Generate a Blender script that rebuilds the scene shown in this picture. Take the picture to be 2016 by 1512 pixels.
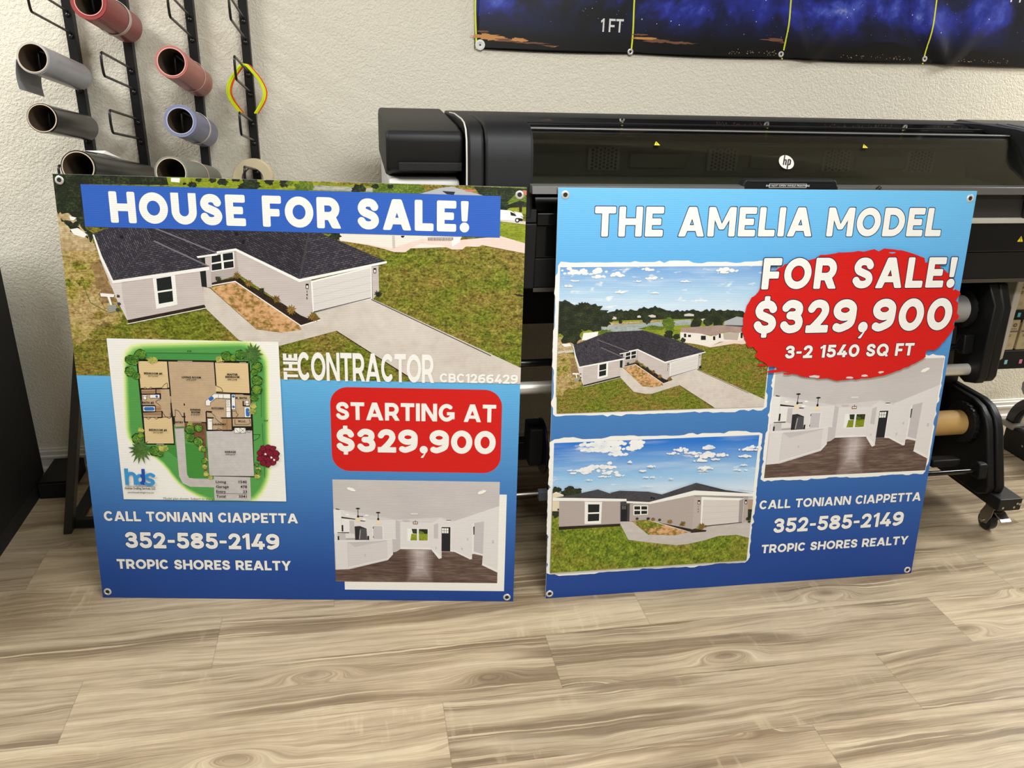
import bpy, bmesh, math, random
from math import sin, cos, pi, radians
from mathutils import Vector, Matrix
from mathutils.geometry import delaunay_2d_cdt, tessellate_polygon

for o in list(bpy.data.objects):
    bpy.data.objects.remove(o)
SC = bpy.context.scene
COL = SC.collection
R = random.Random(7)

# ------------------------------------------------------------------ camera
FOCAL, PITCH, ROLL, YAW, EYE = 1604.49, 0.3941, 0.0352, 0.1981, 1.5543
def camera_axes():
    cy, sy, cp, sp = cos(YAW), sin(YAW), cos(PITCH), sin(PITCH)
    f = Vector((sy*cp, cy*cp, -sp)); r = Vector((cy, -sy, 0)); u = r.cross(f)
    return r*cos(ROLL)+u*sin(ROLL), u*cos(ROLL)-r*sin(ROLL), f
AX_R, AX_U, AX_F = camera_axes()
cam = bpy.data.cameras.new('camera')
cam.sensor_width = 36; cam.lens = FOCAL/2016*36; cam.clip_start = 0.05
cam_ob = bpy.data.objects.new('camera', cam)
cam_ob.matrix_world = Matrix(((AX_R.x, AX_U.x, -AX_F.x, 0), (AX_R.y, AX_U.y, -AX_F.y, 0), (AX_R.z, AX_U.z, -AX_F.z, EYE), (0, 0, 0, 1)))
COL.objects.link(cam_ob); SC.camera = cam_ob

# ------------------------------------------------------------------ view, world, lamps
SC.view_settings.view_transform = 'Standard'; SC.view_settings.look = 'None'
SC.view_settings.exposure = 0.0; SC.view_settings.gamma = 1.0; SC.view_settings.use_curve_mapping = False
W_ = bpy.data.worlds.new('world'); SC.world = W_; W_.use_nodes = True
W_.node_tree.nodes['Background'].inputs[0].default_value = (1, .96, .9, 1)
W_.node_tree.nodes['Background'].inputs[1].default_value = 0.02
def ceiling_lamp(x, y, sx, sy, watts, z=2.72):
    l = bpy.data.lights.new('ceiling_lamp', 'AREA'); l.shape = 'RECTANGLE'; l.size = sx; l.size_y = sy
    l.energy = watts; l.color = (.95, .98, 1.0)
    o = bpy.data.objects.new('ceiling_lamp', l); o.location = (x, y, z); COL.objects.link(o)
ceiling_lamp(-2.0, 2.0, 1.2, .6, 70)
ceiling_lamp(0.6, .92, 1.2, .6, 60)
ceiling_lamp(4.2, 2.35, 1.2, .6, 112)
ceiling_lamp(1.15, -1.35, 1.2, .6, 80)

# ------------------------------------------------------------------ materials
def lin(c):
    c = c/255.0
    return c/12.92 if c <= .04045 else ((c+.055)/1.055)**2.4
def C(r, g, b, k=1.0):
    return (lin(r)*k, lin(g)*k, lin(b)*k, 1)
class SH:
    def __init__(s, name):
        s.m = bpy.data.materials.new(name); s.m.use_nodes = True; s.t = s.m.node_tree
        s.b = s.t.nodes['Principled BSDF']
    def set(s, node, key, v):
        i = node.inputs[key]
        if isinstance(v, bpy.types.NodeSocket): s.t.links.new(v, i)
        elif v is not None: i.default_value = v
    def n(s, typ, ins=None, **props):
        nd = s.t.nodes.new('ShaderNode'+typ)
        for k, v in props.items(): setattr(nd, k, v)
        for k, v in (ins or {}).items(): s.set(nd, k, v)
        return nd
    def math(s, op, a, b=None, c=None):
        return s.n('Math', {0: a, 1: b, 2: c}, operation=op).outputs[0]
    def ramp(s, fac, stops, interp='LINEAR'):
        nd = s.n('ValToRGB', {0: fac}); e = nd.color_ramp; e.interpolation = interp
        while len(e.elements) < len(stops): e.elements.new(.5)
        for el, (p, c) in zip(e.elements, stops): el.position = p; el.color = c
        return nd.outputs[0]
    def mix(s, f, a, b, blend='MIX'):
        nd = s.n('Mix', None, data_type='RGBA', blend_type=blend)
        s.set(nd, 0, f); s.set(nd, 6, a); s.set(nd, 7, b); return nd.outputs[2]
    def noise(s, vec, scale, detail=3, rough=.5, dist=0.0):
        return s.n('TexNoise', {'Vector': vec, 'Scale': scale, 'Detail': detail, 'Roughness': rough, 'Distortion': dist}).outputs[0]
    def coord(s, k): return s.n('TexCoord').outputs[k]
    def mapping(s, vec, scale=(1, 1, 1), loc=(0, 0, 0), rot=(0, 0, 0)):
        return s.n('Mapping', {0: vec, 'Location': loc, 'Rotation': rot, 'Scale': scale}).outputs[0]
    def bump(s, h, strength, dist):
        s.set(s.b, 'Normal', s.n('Bump', {'Height': h, 'Strength': strength, 'Distance': dist}).outputs[0])
    def done(s, col=None, rough=.5, metal=0.0, spec=.5):
        if col is not None: s.set(s.b, 'Base Color', col)
        s.set(s.b, 'Roughness', rough); s.set(s.b, 'Metallic', metal); s.set(s.b, 'Specular IOR Level', spec)
        return s.m
_cache = {}
def plain(name, col, rough=.5, metal=0.0, spec=.5, grain=0.0):
    """one procedural colour with a faint mottling"""
    if name not in _cache:
        s = SH(name)
        if grain:
            nz = s.noise(s.coord('Object'), 900, 2)
            s.bump(nz, grain, .0006)
        v = s.noise(s.coord('Object'), 14, 2)
        f = s.math('MULTIPLY_ADD', v, .12, .94)
        c = s.mix(1.0, col, s.n('CombineColor', {0: f, 1: f, 2: f}).outputs[0], 'MULTIPLY')
        _cache[name] = s.done(c, rough, metal, spec)
    return _cache[name]

# ------------------------------------------------------------------ objects
def link(o, parent=None):
    COL.objects.link(o)
    if parent is not None: o.parent = parent
    return o
def tag(o, label=None, cat=None, group=None, kind=None):
    for k, v in (('label', label), ('category', cat), ('group', group), ('kind', kind)):
        if v: o[k] = v
    return o
def thing(name, label, cat, loc=(0, 0, 0), group=None, mat=None):
    o = bpy.data.objects.new(name, None); o.empty_display_size = .05
    if mat is not None: o.matrix_world = mat
    else: o.location = loc
    link(o); return tag(o, label, cat, group)
class MB:
    """collects geometry for ONE mesh object"""
    def __init__(s): s.v = []; s.f = []; s.mi = []; s.mat = 0
    def add(s, vs, fs, M=None):
        b = len(s.v)
        s.v += [tuple(M @ Vector(p)) if M is not None else tuple(p) for p in vs]
        for f in fs: s.f.append([b+i for i in f]); s.mi.append(s.mat)
        return s
    def box(s, x0, x1, y0, y1, z0, z1, M=None):
        return s.add([(x0,y0,z0),(x1,y0,z0),(x1,y1,z0),(x0,y1,z0),(x0,y0,z1),(x1,y0,z1),(x1,y1,z1),(x0,y1,z1)],
                     [(3,2,1,0),(4,5,6,7),(0,1,5,4),(1,2,6,5),(2,3,7,6),(3,0,4,7)], M)
    def prism(s, poly, a, b, axis='x', M=None):
        """polygon extruded along an axis; for x the polygon is (y,z), for y (x,z), for z (x,y)"""
        n = len(poly)
        def P(p, t): return (t, p[0], p[1]) if axis == 'x' else ((p[0], t, p[1]) if axis == 'y' else (p[0], p[1], t))
        ar = sum(poly[i][0]*poly[(i+1) % n][1]-poly[(i+1) % n][0]*poly[i][1] for i in range(n))
        if (ar < 0) != (axis == 'y'): poly = poly[::-1]
        vs = [P(p, a) for p in poly]+[P(p, b) for p in poly]
        fs = [list(range(n))[::-1], list(range(n, 2*n))]+[(i, (i+1) % n, n+(i+1) % n, n+i) for i in range(n)]
        return s.add(vs, fs, M)
    def tube(s, pts, r, seg=12, caps=True, closed=False):
        pts = [Vector(p) for p in pts]; n = len(pts); rings = []; up = None
        for i, p in enumerate(pts):
            a = pts[i-1] if (i or closed) else p; c = pts[(i+1) % n] if (i < n-1 or closed) else p
            d = (c-a).normalized()
            if up is None: up = d.orthogonal().normalized()
            up = (up-d*up.dot(d)).normalized(); w = d.cross(up)
            rr = r[i] if isinstance(r, (list, tuple)) else r
            rings.append([p+up*rr*cos(2*pi*k/seg)+w*rr*sin(2*pi*k/seg) for k in range(seg)])
        vs = [q for g in rings for q in g]; fs = []
        for i in range(n if closed else n-1):
            j = (i+1) % n
            for k in range(seg):
                fs.append((i*seg+k, i*seg+(k+1) % seg, j*seg+(k+1) % seg, j*seg+k))
        if caps and not closed:
            fs.append(list(range(seg))[::-1]); fs.append([(n-1)*seg+k for k in range(seg)])
        return s.add(vs, fs)
    def lathe(s, prof, seg=48, M=None):
        """profile (radius, height) turned about local z; a closed profile gives a solid ring"""
        n = len(prof); vs = []; fs = []
        for k in range(seg):
            a = 2*pi*k/seg
            vs += [(r*cos(a), r*sin(a), h) for r, h in prof]
        for k in range(seg):
            j = (k+1) % seg
            for i in range(n-1):
                fs.append((k*n+i, j*n+i, j*n+i+1, k*n+i+1))
        return s.add(vs, fs, M)
    def build(s, name, mats, parent=None, bevel=0, smooth=40, seg=3):
        me = bpy.data.meshes.new(name); me.from_pydata(s.v, [], s.f)
        for m in (mats if isinstance(mats, (list, tuple)) else [mats]): me.materials.append(m)
        me.polygons.foreach_set('material_index', s.mi)
        bm = bmesh.new(); bm.from_mesh(me); bmesh.ops.remove_doubles(bm, verts=bm.verts, dist=1e-6)
        bmesh.ops.recalc_face_normals(bm, faces=bm.faces)
        for f in bm.faces: f.smooth = bool(smooth)
        bm.to_mesh(me); bm.free()
        if smooth: me.set_sharp_from_angle(angle=radians(smooth))
        o = bpy.data.objects.new(name, me); link(o, parent)
        if bevel:
            b = o.modifiers.new('bevel', 'BEVEL'); b.width = bevel; b.segments = seg; b.limit_method = 'ANGLE'; b.angle_limit = radians(35)
            b.harden_normals = False
        return o
def along(p, d, roll=0):
    """matrix whose z axis runs along d from p"""
    q = Vector(d).to_track_quat('Z', 'Y')
    return Matrix.Translation(Vector(p)) @ q.to_matrix().to_4x4() @ Matrix.Rotation(roll, 4, 'Z')

# ------------------------------------------------------------------ the setting
WALL_Y = 3.02
def wall_material(name, col):
    s = SH(name); co = s.coord('Object')
    a = s.noise(co, 125, 3, .55, .5); b = s.noise(co, 40, 2)
    h = s.ramp(a, [(.38, (0, 0, 0, 1)), (.62, (1, 1, 1, 1))])
    s.bump(s.math('ADD', h, s.math('MULTIPLY', b, .5)), .45, .003)
    return s.done(col, .62, 0, .35)
M_WALL = wall_material('wall_paint', C(234, 226, 206))
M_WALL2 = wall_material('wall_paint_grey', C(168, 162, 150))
M_CEIL = plain('ceiling_paint', C(206, 203, 194), .8)
def floor_material():
    s = SH('vinyl_planks'); p = s.n('SeparateXYZ', {0: s.coord('Object')}); x, y = p.outputs[0], p.outputs[1]
    PW, PL = .2125, 1.225
    rowf = s.math('DIVIDE', s.math('SUBTRACT', y, 1.605), PW); row = s.math('FLOOR', rowf)
    u = s.math('DIVIDE', s.math('SUBTRACT', s.math('SUBTRACT', x, .487), s.math('MULTIPLY', row, .316)), PL)
    colm = s.math('FLOOR', u)
    rnd = s.n('TexWhiteNoise', {'Vector': s.n('CombineXYZ', {0: row, 1: colm, 2: 3.7}).outputs[0]}, noise_dimensions='3D')
    rv = rnd.outputs[0]
    sep = s.n('SeparateColor', {0: rnd.outputs[1]})
    off = s.math('MULTIPLY', rv, 37.0)
    # each plank looks at its own stretch of wood
    px = s.math('ADD', x, off); py = s.math('ADD', y, s.math('MULTIPLY', sep.outputs[1], 19.0))
    v = s.n('CombineXYZ', {0: px, 1: py, 2: off}).outputs[0]
    # knots: cells stretched along the plank; the grain bends round them
    kv = s.n('TexVoronoi', {'Vector': s.mapping(v, (1.7, 5.0, 1)), 'Scale': 1.0, 'Randomness': 1.0}).outputs[0]
    near = s.n('MapRange', {0: kv, 1: .05, 2: .30, 3: 1.0, 4: 0.0}, interpolation_type='SMOOTHSTEP').outputs[0]
    w1 = s.noise(s.mapping(v, (1.1, 4.5, 1)), 1.0, 2, .5); w2 = s.noise(s.mapping(v, (7, 16, 1)), 1.0, 2, .5)
    g = s.math('ADD', py, s.math('ADD', s.math('MULTIPLY', w1, .085), s.math('MULTIPLY', w2, .018)))
    g = s.math('ADD', g, s.math('MULTIPLY', near, s.math('MULTIPLY', s.math('SUBTRACT', kv, .30), .26)))
    def streak(kx, kg, det=3, ro=.55): return s.noise(s.n('CombineXYZ', {0: s.math('MULTIPLY', px, kx), 1: s.math('MULTIPLY', g, kg), 2: off}).outputs[0], 1.0, det, ro)
    fine = streak(7, 330, 3, .6); med = streak(2.2, 75, 3); broad = streak(.8, 15, 2)
    t = s.math('ADD', s.math('ADD', s.math('MULTIPLY', med, .36), s.math('MULTIPLY', broad, .30)), s.math('MULTIPLY', fine, .34))
    c = s.ramp(t, [(.34, C(136, 114, 92)), (.43, C(168, 147, 120)), (.51, C(192, 171, 144)), (.60, C(208, 188, 161)), (.70, C(222, 204, 178))])
    # darker heartwood with pale growth lines
    zone = s.n('MapRange', {0: streak(.75, 10, 2), 1: .54, 2: .63, 3: 0, 4: 1}, interpolation_type='SMOOTHSTEP').outputs[0]
    heart = s.ramp(s.math('ADD', s.math('MULTIPLY', streak(1.1, 95, 2), .75), s.math('MULTIPLY', fine, .25)), [(.36, C(116, 96, 74)), (.5, C(140, 118, 94)), (.56, C(156, 134, 108)), (.60, C(208, 188, 160)), (.66, C(216, 196, 168))])
    c = s.mix(s.math('MULTIPLY', zone, .85), c, heart)
    core = s.n('MapRange', {0: s.math('ADD', kv, s.math('MULTIPLY', w2, .05)), 1: .05, 2: .13, 3: .7, 4: 0.0}).outputs[0]
    c = s.mix(core, c, C(112, 88, 64))
    # pale cross-grain scuffs
    sc_ = s.noise(s.mapping(v, (34, 7, 1)), 1.0, 3, .6); scm = s.noise(s.mapping(v, (2.5, 6, 1)), 1.0, 1)
    scf = s.math('MULTIPLY', s.n('MapRange', {0: sc_, 1: .55, 2: .72, 3: 0, 4: .5}).outputs[0], s.n('MapRange', {0: scm, 1: .55, 2: .68, 3: 0, 4: 1}).outputs[0])
    cl = s.noise(s.mapping(v, (5, 9, 1)), 1.0, 4, .65); clf = s.math('MULTIPLY_ADD', cl, .5, .75)
    c = s.mix(1.0, c, s.n('CombineColor', {0: clf, 1: clf, 2: clf}).outputs[0], 'MULTIPLY')
    c = s.mix(scf, c, C(222, 203, 172))
    tone = s.math('MULTIPLY_ADD', sep.outputs[2], .15, .63)
    c = s.mix(1.0, c, s.n('CombineColor', {0: tone, 1: tone, 2: s.math('MULTIPLY', tone, .93)}).outputs[0], 'MULTIPLY')
    # joints
    fy = s.math('ABSOLUTE', s.math('SUBTRACT', s.math('FRACT', rowf), .5)); fx = s.math('ABSOLUTE', s.math('SUBTRACT', s.math('FRACT', u), .5))
    j = s.math('MAXIMUM', s.math('GREATER_THAN', fy, .5-.0011/PW), s.math('GREATER_THAN', fx, .5-.0011/PL))
    c = s.mix(s.math('MULTIPLY', j, .32), c, C(82, 68, 54))
    s.bump(s.math('SUBTRACT', s.math('MULTIPLY', fine, .4), j), .25, .001)
    return s.done(c, s.math('MULTIPLY_ADD', fine, -.12, .52), 0, .38)
M_FLOOR = floor_material()
X0, X1, Y0, Y1, HC = -3.0, 5.0, -4.0, WALL_Y, 2.75
def struct(name, mb, m): return tag(mb.build(name, m, None, 0, 0), kind='structure')
struct('floor', MB().box(X0, X1, Y0, Y1, -.05, 0), M_FLOOR)
struct('ceiling', MB().box(X0, X1, Y0, Y1, HC, HC+.05), M_CEIL)
struct('wall_back', MB().box(X0, X1, Y1, Y1+.1, 0, HC), M_WALL)
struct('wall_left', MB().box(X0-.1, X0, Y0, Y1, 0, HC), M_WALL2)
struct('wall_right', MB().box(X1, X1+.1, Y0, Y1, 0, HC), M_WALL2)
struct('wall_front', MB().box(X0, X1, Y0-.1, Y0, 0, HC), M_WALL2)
M_TRIM = plain('white_trim_paint', C(226, 222, 212), .4)
prof = [(WALL_Y, 0), (WALL_Y-.022, 0), (WALL_Y-.022, .014), (WALL_Y-.015, .022), (WALL_Y-.015, .050), (WALL_Y-.019, .054), (WALL_Y-.019, .062),
        (WALL_Y-.013, .066), (WALL_Y-.013, .080), (WALL_Y-.008, .085), (WALL_Y-.008, .090), (WALL_Y, .092)]
struct('baseboard_back', MB().prism(prof, X0, X1, 'x'), M_TRIM)

# ------------------------------------------------------------------ lettering: a geometric stroke alphabet, cap height 1
def spline(pts, closed=False, k=6):
    n = len(pts); out = []
    for i in range(n if closed else n-1):
        g = lambda j: pts[j % n] if closed else pts[max(0, min(n-1, j))]
        p0, p1, p2, p3 = g(i-1), g(i), g(i+1), g(i+2)
        for t in range(k):
            t /= k
            out.append(tuple(.5*(2*p1[a]+(p2[a]-p0[a])*t+(2*p0[a]-5*p1[a]+4*p2[a]-p3[a])*t*t+(3*p1[a]-p0[a]-3*p2[a]+p3[a])*t**3) for a in (0, 1)))
    if not closed: out.append(tuple(pts[-1]))
    return out
def ell(cx, cy, rx, ry, a0, a1, n=20):
    return [(cx+rx*cos(radians(a0+(a1-a0)*i/n)), cy+ry*sin(radians(a0+(a1-a0)*i/n))) for i in range(n+1)]
def glyph(ch, w):
    """advance width and pieces: r = rectangle, p = convex polygon, c = open stroke, o = closed stroke"""
    h = w/2; S = lambda x0, x1, y0=0, y1=1: ('r', x0, y0, x1, y1)
    def box(Wd, pts): return [(h+x*(Wd-w), h+y*(1-w)) for x, y in pts]
    def oval(Wd): return [(Wd/2+(Wd/2-h)*cos(2*pi*i/36), .5+(.5-h)*sin(2*pi*i/36)) for i in range(36)]
    def bowl(xs, xr, y0, y1):
        r = (y1-y0)/2; return [(xs, y1)]+ell(xr-r, (y0+y1)/2, r, r, 90, -90, 14)+[(xs, y0)]
    if ch == ' ': return .34, []
    if ch == 'A':
        W = .98; t = w*1.08; a = W/2-t*.56; b = W/2+t*.56
        return W, [('p', [(0,0),(t,0),(b,1),(a,1)]), ('p', [(W-t,0),(W,0),(b,1),(a,1)]), ('r', .2*W, .19, .8*W, .19+w*.82)]
    if ch == 'B':
        W = .78; return W, [S(0,w), ('c', bowl(h, W-h-.04, .5, 1-h)), ('c', bowl(h, W-h, h, .5))]
    if ch == 'C':
        W = .84; return W, [('c', ell(W/2+.02, .5, W/2-h+.02, .5-h, 42, 318, 30))]
    if ch == 'D':
        W = .86; rx = .52*(W-h); return W, [S(0,w), ('c', [(h,1-h)]+ell(W-h-rx, .5, rx, .5-h, 90, -90, 22)+[(h,h)])]
    if ch == 'E':
        W = .66; return W, [S(0,w), S(0,W,0,w*.95), S(0,W,1-w*.95,1), S(0,W*.88,.5-w*.46,.5+w*.46)]
    if ch == 'F':
        W = .64; return W, [S(0,w), S(0,W,1-w*.95,1), S(0,W*.9,.46-w*.46,.46+w*.46)]
    if ch == 'G':
        W = .9; return W, [('c', ell(W/2, .5, W/2-h, .5-h, 42, 330, 30)), ('r', W*.52, .36, W, .36+w*.8), ('r', W-w*.98, .14, W, .46)]
    if ch == 'H':
        W = .86; return W, [S(0,w), S(W-w,W), S(w*.5,W-w*.5,.5-w*.46,.5+w*.46)]
    if ch == 'I': return w, [S(0,w)]
    if ch == 'L':
        W = .64; return W, [S(0,w), S(0,W,0,w*.95)]
    if ch == 'M':
        W = 1.04; t = w*1.02
        return W, [S(0,w), S(W-w,W), ('p', [(0,1),(t,1),(W/2+h*.75,.24),(W/2-h*.75,.24)]), ('p', [(W-t,1),(W,1),(W/2+h*.75,.24),(W/2-h*.75,.24)])]
    if ch == 'N':
        W = .88; return W, [S(0,w), S(W-w,W), ('p', [(0,1),(w*1.1,1),(W,0),(W-w*1.1,0)])]
    if ch == 'O': return .96, [('o', oval(.96))]
    if ch == 'P':
        W = .74; return W, [S(0,w), ('c', bowl(h, W-h, .34+h*.3, 1-h))]
    if ch == 'Q': return .96, [('o', oval(.96)), ('p', [(.50,.30),(.50+w*.7,.42),(.98,.02),(.98-w*.75,-.06)])]
    if ch == 'R':
        W = .80; return W, [S(0,w), ('c', bowl(h, W-h-.03, .36+h*.3, 1-h)), ('p', [(.30,.40),(.30+w*1.15,.46),(W+.02,0),(W+.02-w*1.16,0)])]
    if ch == 'S' or ch == '$':
        W = .74; b = box(W, [(.96,.80),(.80,.95),(.5,1.0),(.2,.95),(.04,.77),(.16,.60),(.5,.5),(.86,.39),(.98,.21),(.82,.05),(.5,0),(.2,.05),(0,.2)])
        if ch == 'S': return W, [('c', spline(b))]
        return W, [('c', spline(b)), ('r', W/2-h*.72, -.12, W/2+h*.72, .2), ('r', W/2-h*.72, .8, W/2+h*.72, 1.12)]
    if ch == 'T':
        W = .76; return W, [S(W/2-h,W/2+h), S(0,W,1-w*.95,1)]
    if ch == 'U':
        W = .84; return W, [('c', [(h,1),(h,W/2)]+ell(W/2, W/2-.0, W/2-h, W/2-h, 180, 360, 18)[1:]+[(W-h,1)])]
    if ch == 'Y':
        W = .90; t = w*1.14; return W, [S(W/2-h,W/2+h,0,.5), ('p', [(0,1),(t,1),(W/2+h,.42),(W/2-h,.42)]), ('p', [(W-t,1),(W,1),(W/2+h,.42),(W/2-h,.42)])]
    if ch == '0':
        W = .86; return W, [('o', oval(W))]
    if ch == '1':
        W = .44; return W, [S(W-w,W), ('p', [(0,.83),(W-w*.6,1),(W-h,1),(W-h,.86),(.06,.66)])]
    if ch == '2':
        W = .74; return W, [('c', spline(box(W, [(0,.78),(.2,.95),(.5,1.0),(.82,.93),(.95,.72),(.82,.50),(.45,.2),(.14,.0)]))), S(0,W,0,w*.95)]
    if ch == '3':
        W = .74; return W, [('c', spline(box(W, [(.02,.84),(.25,.98),(.55,1.0),(.86,.91),(.93,.74),(.82,.60),(.58,.55),(.34,.55)]))), ('c', spline(box(W, [(.34,.55),(.66,.53),(.92,.41),(1.0,.24),(.88,.07),(.52,0),(.22,.04),(0,.18)])))]
    if ch == '4':
        W = .80; return W, [('p', [(0,.2),(w*1.2,.24),(.48*W+w*1.2,1),(.48*W,1)]), ('r', 0, .17, W, .17+w*.9), S(W-w*1.55,W-w*.55,0,.52)]
    if ch == '5':
        W = .74; return W, [S(.1,W*.95,1-w*.95,1), ('p', [(.06,.48),(.06+w,.52),(.1+w*.9,1),(.1,1)]), ('c', spline(box(W, [(.10,.55),(.5,.62),(.86,.52),(1.0,.31),(.88,.08),(.5,0),(.2,.04),(0,.17)])))]
    if ch in '69':
        W = .78; ry = (.655-w)/2; cy = 1-h-ry; rx = W/2-h
        up = [(W/2+rx*cos(2*pi*i/30), cy+ry*sin(2*pi*i/30)) for i in range(30)]
        tail = spline([(W-h,cy),(W-h-.005,.42),(W-h-.06,.26),(W*.52,h+.035),(W*.34,h),(.14,h+.045)])
        if ch == '6':
            up = [(W-x, 1-y) for x, y in up]; tail = [(W-x, 1-y) for x, y in tail]
        return W, [('o', up), ('c', tail)]
    if ch == '8':
        W = .78; o = lambda cy, rx, ry: [(W/2+rx*cos(2*pi*i/28), cy+ry*sin(2*pi*i/28)) for i in range(28)]
        ru, rl = (.515-w)/2, (.575-w)/2; return W, [('o', o(1-h-ru, W/2-h-.035, ru)), ('o', o(h+rl, W/2-h, rl))]
    if ch == ',': return w*1.25, [('d', w*.65, w*.6, w*.66), ('p', [(w*.9,w*.1),(w*1.3,w*.6),(w*.55,-w*.85),(w*.1,-w*.8)])]
    if ch == '-': return .46, [('r', .02, .36, .44, .36+w*.8)]
    if ch == '!': return w*1.3, [('p', [(w*.28,.34),(w*1.02,.34),(w*1.16,1),(w*.14,1)]), ('d', w*.65, w*.56, w*.62)]
    raise KeyError(ch)
def convex_grow(p, o):
    n = len(p); out = []
    if sum(p[i][0]*p[(i+1) % n][1]-p[(i+1) % n][0]*p[i][1] for i in range(n)) < 0: p = p[::-1]
    if not o: return p
    for i in range(n):
        a, b, c = p[i-1], p[i], p[(i+1) % n]
        d1 = Vector((b[0]-a[0], b[1]-a[1])).normalized(); d2 = Vector((c[0]-b[0], c[1]-b[1])).normalized()
        n1 = Vector((d1.y, -d1.x)); n2 = Vector((d2.y, -d2.x)); m = (n1+n2); m = m/max(.35, m.dot(n1))
        out.append((b[0]+m.x*o, b[1]+m.y*o))
    return out
def rounded(p, r):
    if r <= 0: return p
    out = []; n = len(p)
    for i in range(n):
        a, b, c = Vector(p[i-1]), Vector(p[i]), Vector(p[(i+1) % n])
        k = min(r, (a-b).length*.45, (c-b).length*.45)
        s, e = b+(a-b).normalized()*k, b+(c-b).normalized()*k
        for t in (0, .33, .67, 1): out.append(tuple(s*(1-t)**2+b*2*t*(1-t)+e*t*t))
    return out
def stroke(pts, hw, closed=False, ext=0.0):
    """a thick line as overlapping pieces: a rectangle per segment, a disc at each inner joint"""
    P = [Vector(p) for p in pts]; n = len(P); out = []
    if not closed and ext:
        P[0] = P[0]+(P[0]-P[1]).normalized()*ext; P[-1] = P[-1]+(P[-1]-P[-2]).normalized()*ext
    for i in range(n if closed else n-1):
        a, b = P[i], P[(i+1) % n]
        if (b-a).length < 1e-7: continue
        d = (b-a).normalized(); nn = Vector((-d.y, d.x))*hw
        out.append([tuple(a-nn), tuple(b-nn), tuple(b+nn), tuple(a+nn)])
    for i in (range(n) if closed else range(1, n-1)):
        out.append([(P[i].x+hw*cos(2*pi*(k+.5)/20), P[i].y+hw*sin(2*pi*(k+.5)/20)) for k in range(20)])
    return out
def union(polys):
    """one clean triangulation of overlapping polygons"""
    vs = []; fs = []
    for p in polys:
        a = sum(p[i][0]*p[(i+1) % len(p)][1]-p[(i+1) % len(p)][0]*p[i][1] for i in range(len(p)))
        if abs(a) < 1e-9: continue
        if a < 0: p = p[::-1]
        fs.append(list(range(len(vs), len(vs)+len(p)))); vs += [Vector(q) for q in p]
    v, e, f, ov, oe, of = delaunay_2d_cdt(vs, [(t[k], t[(k+1) % len(t)]) for t in fs for k in range(len(t))], [], 0, 1e-5)
    P = [[tuple(vs[i]) for i in t] for t in fs]; bb = [(min(q[0] for q in p), max(q[0] for q in p), min(q[1] for q in p), max(q[1] for q in p)) for p in P]
    def inside(x, y):
        for p, b in zip(P, bb):
            if b[0] <= x <= b[1] and b[2] <= y <= b[3]:
                c = False
                for k in range(len(p)):
                    (x0, y0), (x1, y1) = p[k-1], p[k]
                    if (y0 > y) != (y1 > y) and x < (x1-x0)*(y-y0)/(y1-y0)+x0: c = not c
                if c: return True
        return False
    out = []
    for t in f:
        if abs((v[t[1]][0]-v[t[0]][0])*(v[t[2]][1]-v[t[0]][1])-(v[t[1]][1]-v[t[0]][1])*(v[t[2]][0]-v[t[0]][0])) < 1e-10: continue
        if inside(sum(v[k][0] for k in t)/3, sum(v[k][1] for k in t)/3): out.append(list(t))
    return [tuple(q) for q in v], out

_gl = {}
def glyph_mesh(ch, w, r, grow):
    r = max(r, .006); key = (ch, w, r, grow)
    if key not in _gl:
        W, el = glyph(ch, w); polys = []
        for e in el:
            if e[0] == 'r': polys.append(rounded(convex_grow([(e[1],e[2]),(e[3],e[2]),(e[3],e[4]),(e[1],e[4])], grow), r+grow*.8))
            elif e[0] == 'p': polys.append(rounded(convex_grow(e[1], grow), r+grow*.8))
            elif e[0] == 'c':
                polys += stroke(e[1], w/2+grow, False, grow-min(r, .03)*.4)
                if r > .02:   # soften the cut ends
                    for a, b in ((e[1][0], e[1][1]), (e[1][-1], e[1][-2])):
                        d = (Vector(a)-Vector(b)).normalized(); q = Vector(a)-d*r*.2; nn = Vector((-d.y, d.x)); k = w/2+grow
                        polys.append(rounded([tuple(q+nn*k), tuple(q-nn*k), tuple(q-nn*k+d*(r*.4+grow)), tuple(q+nn*k+d*(r*.4+grow))], r))
            elif e[0] == 'o': polys += stroke(e[1], w/2+grow, True)
            elif e[0] == 'd': polys.append([(e[1]+(e[3]+grow)*cos(2*pi*i/24), e[2]+(e[3]+grow)*sin(2*pi*i/24)) for i in range(24)])
        _gl[key] = (W,)+(union(polys) if polys else ([], []))
    return _gl[key]

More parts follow.
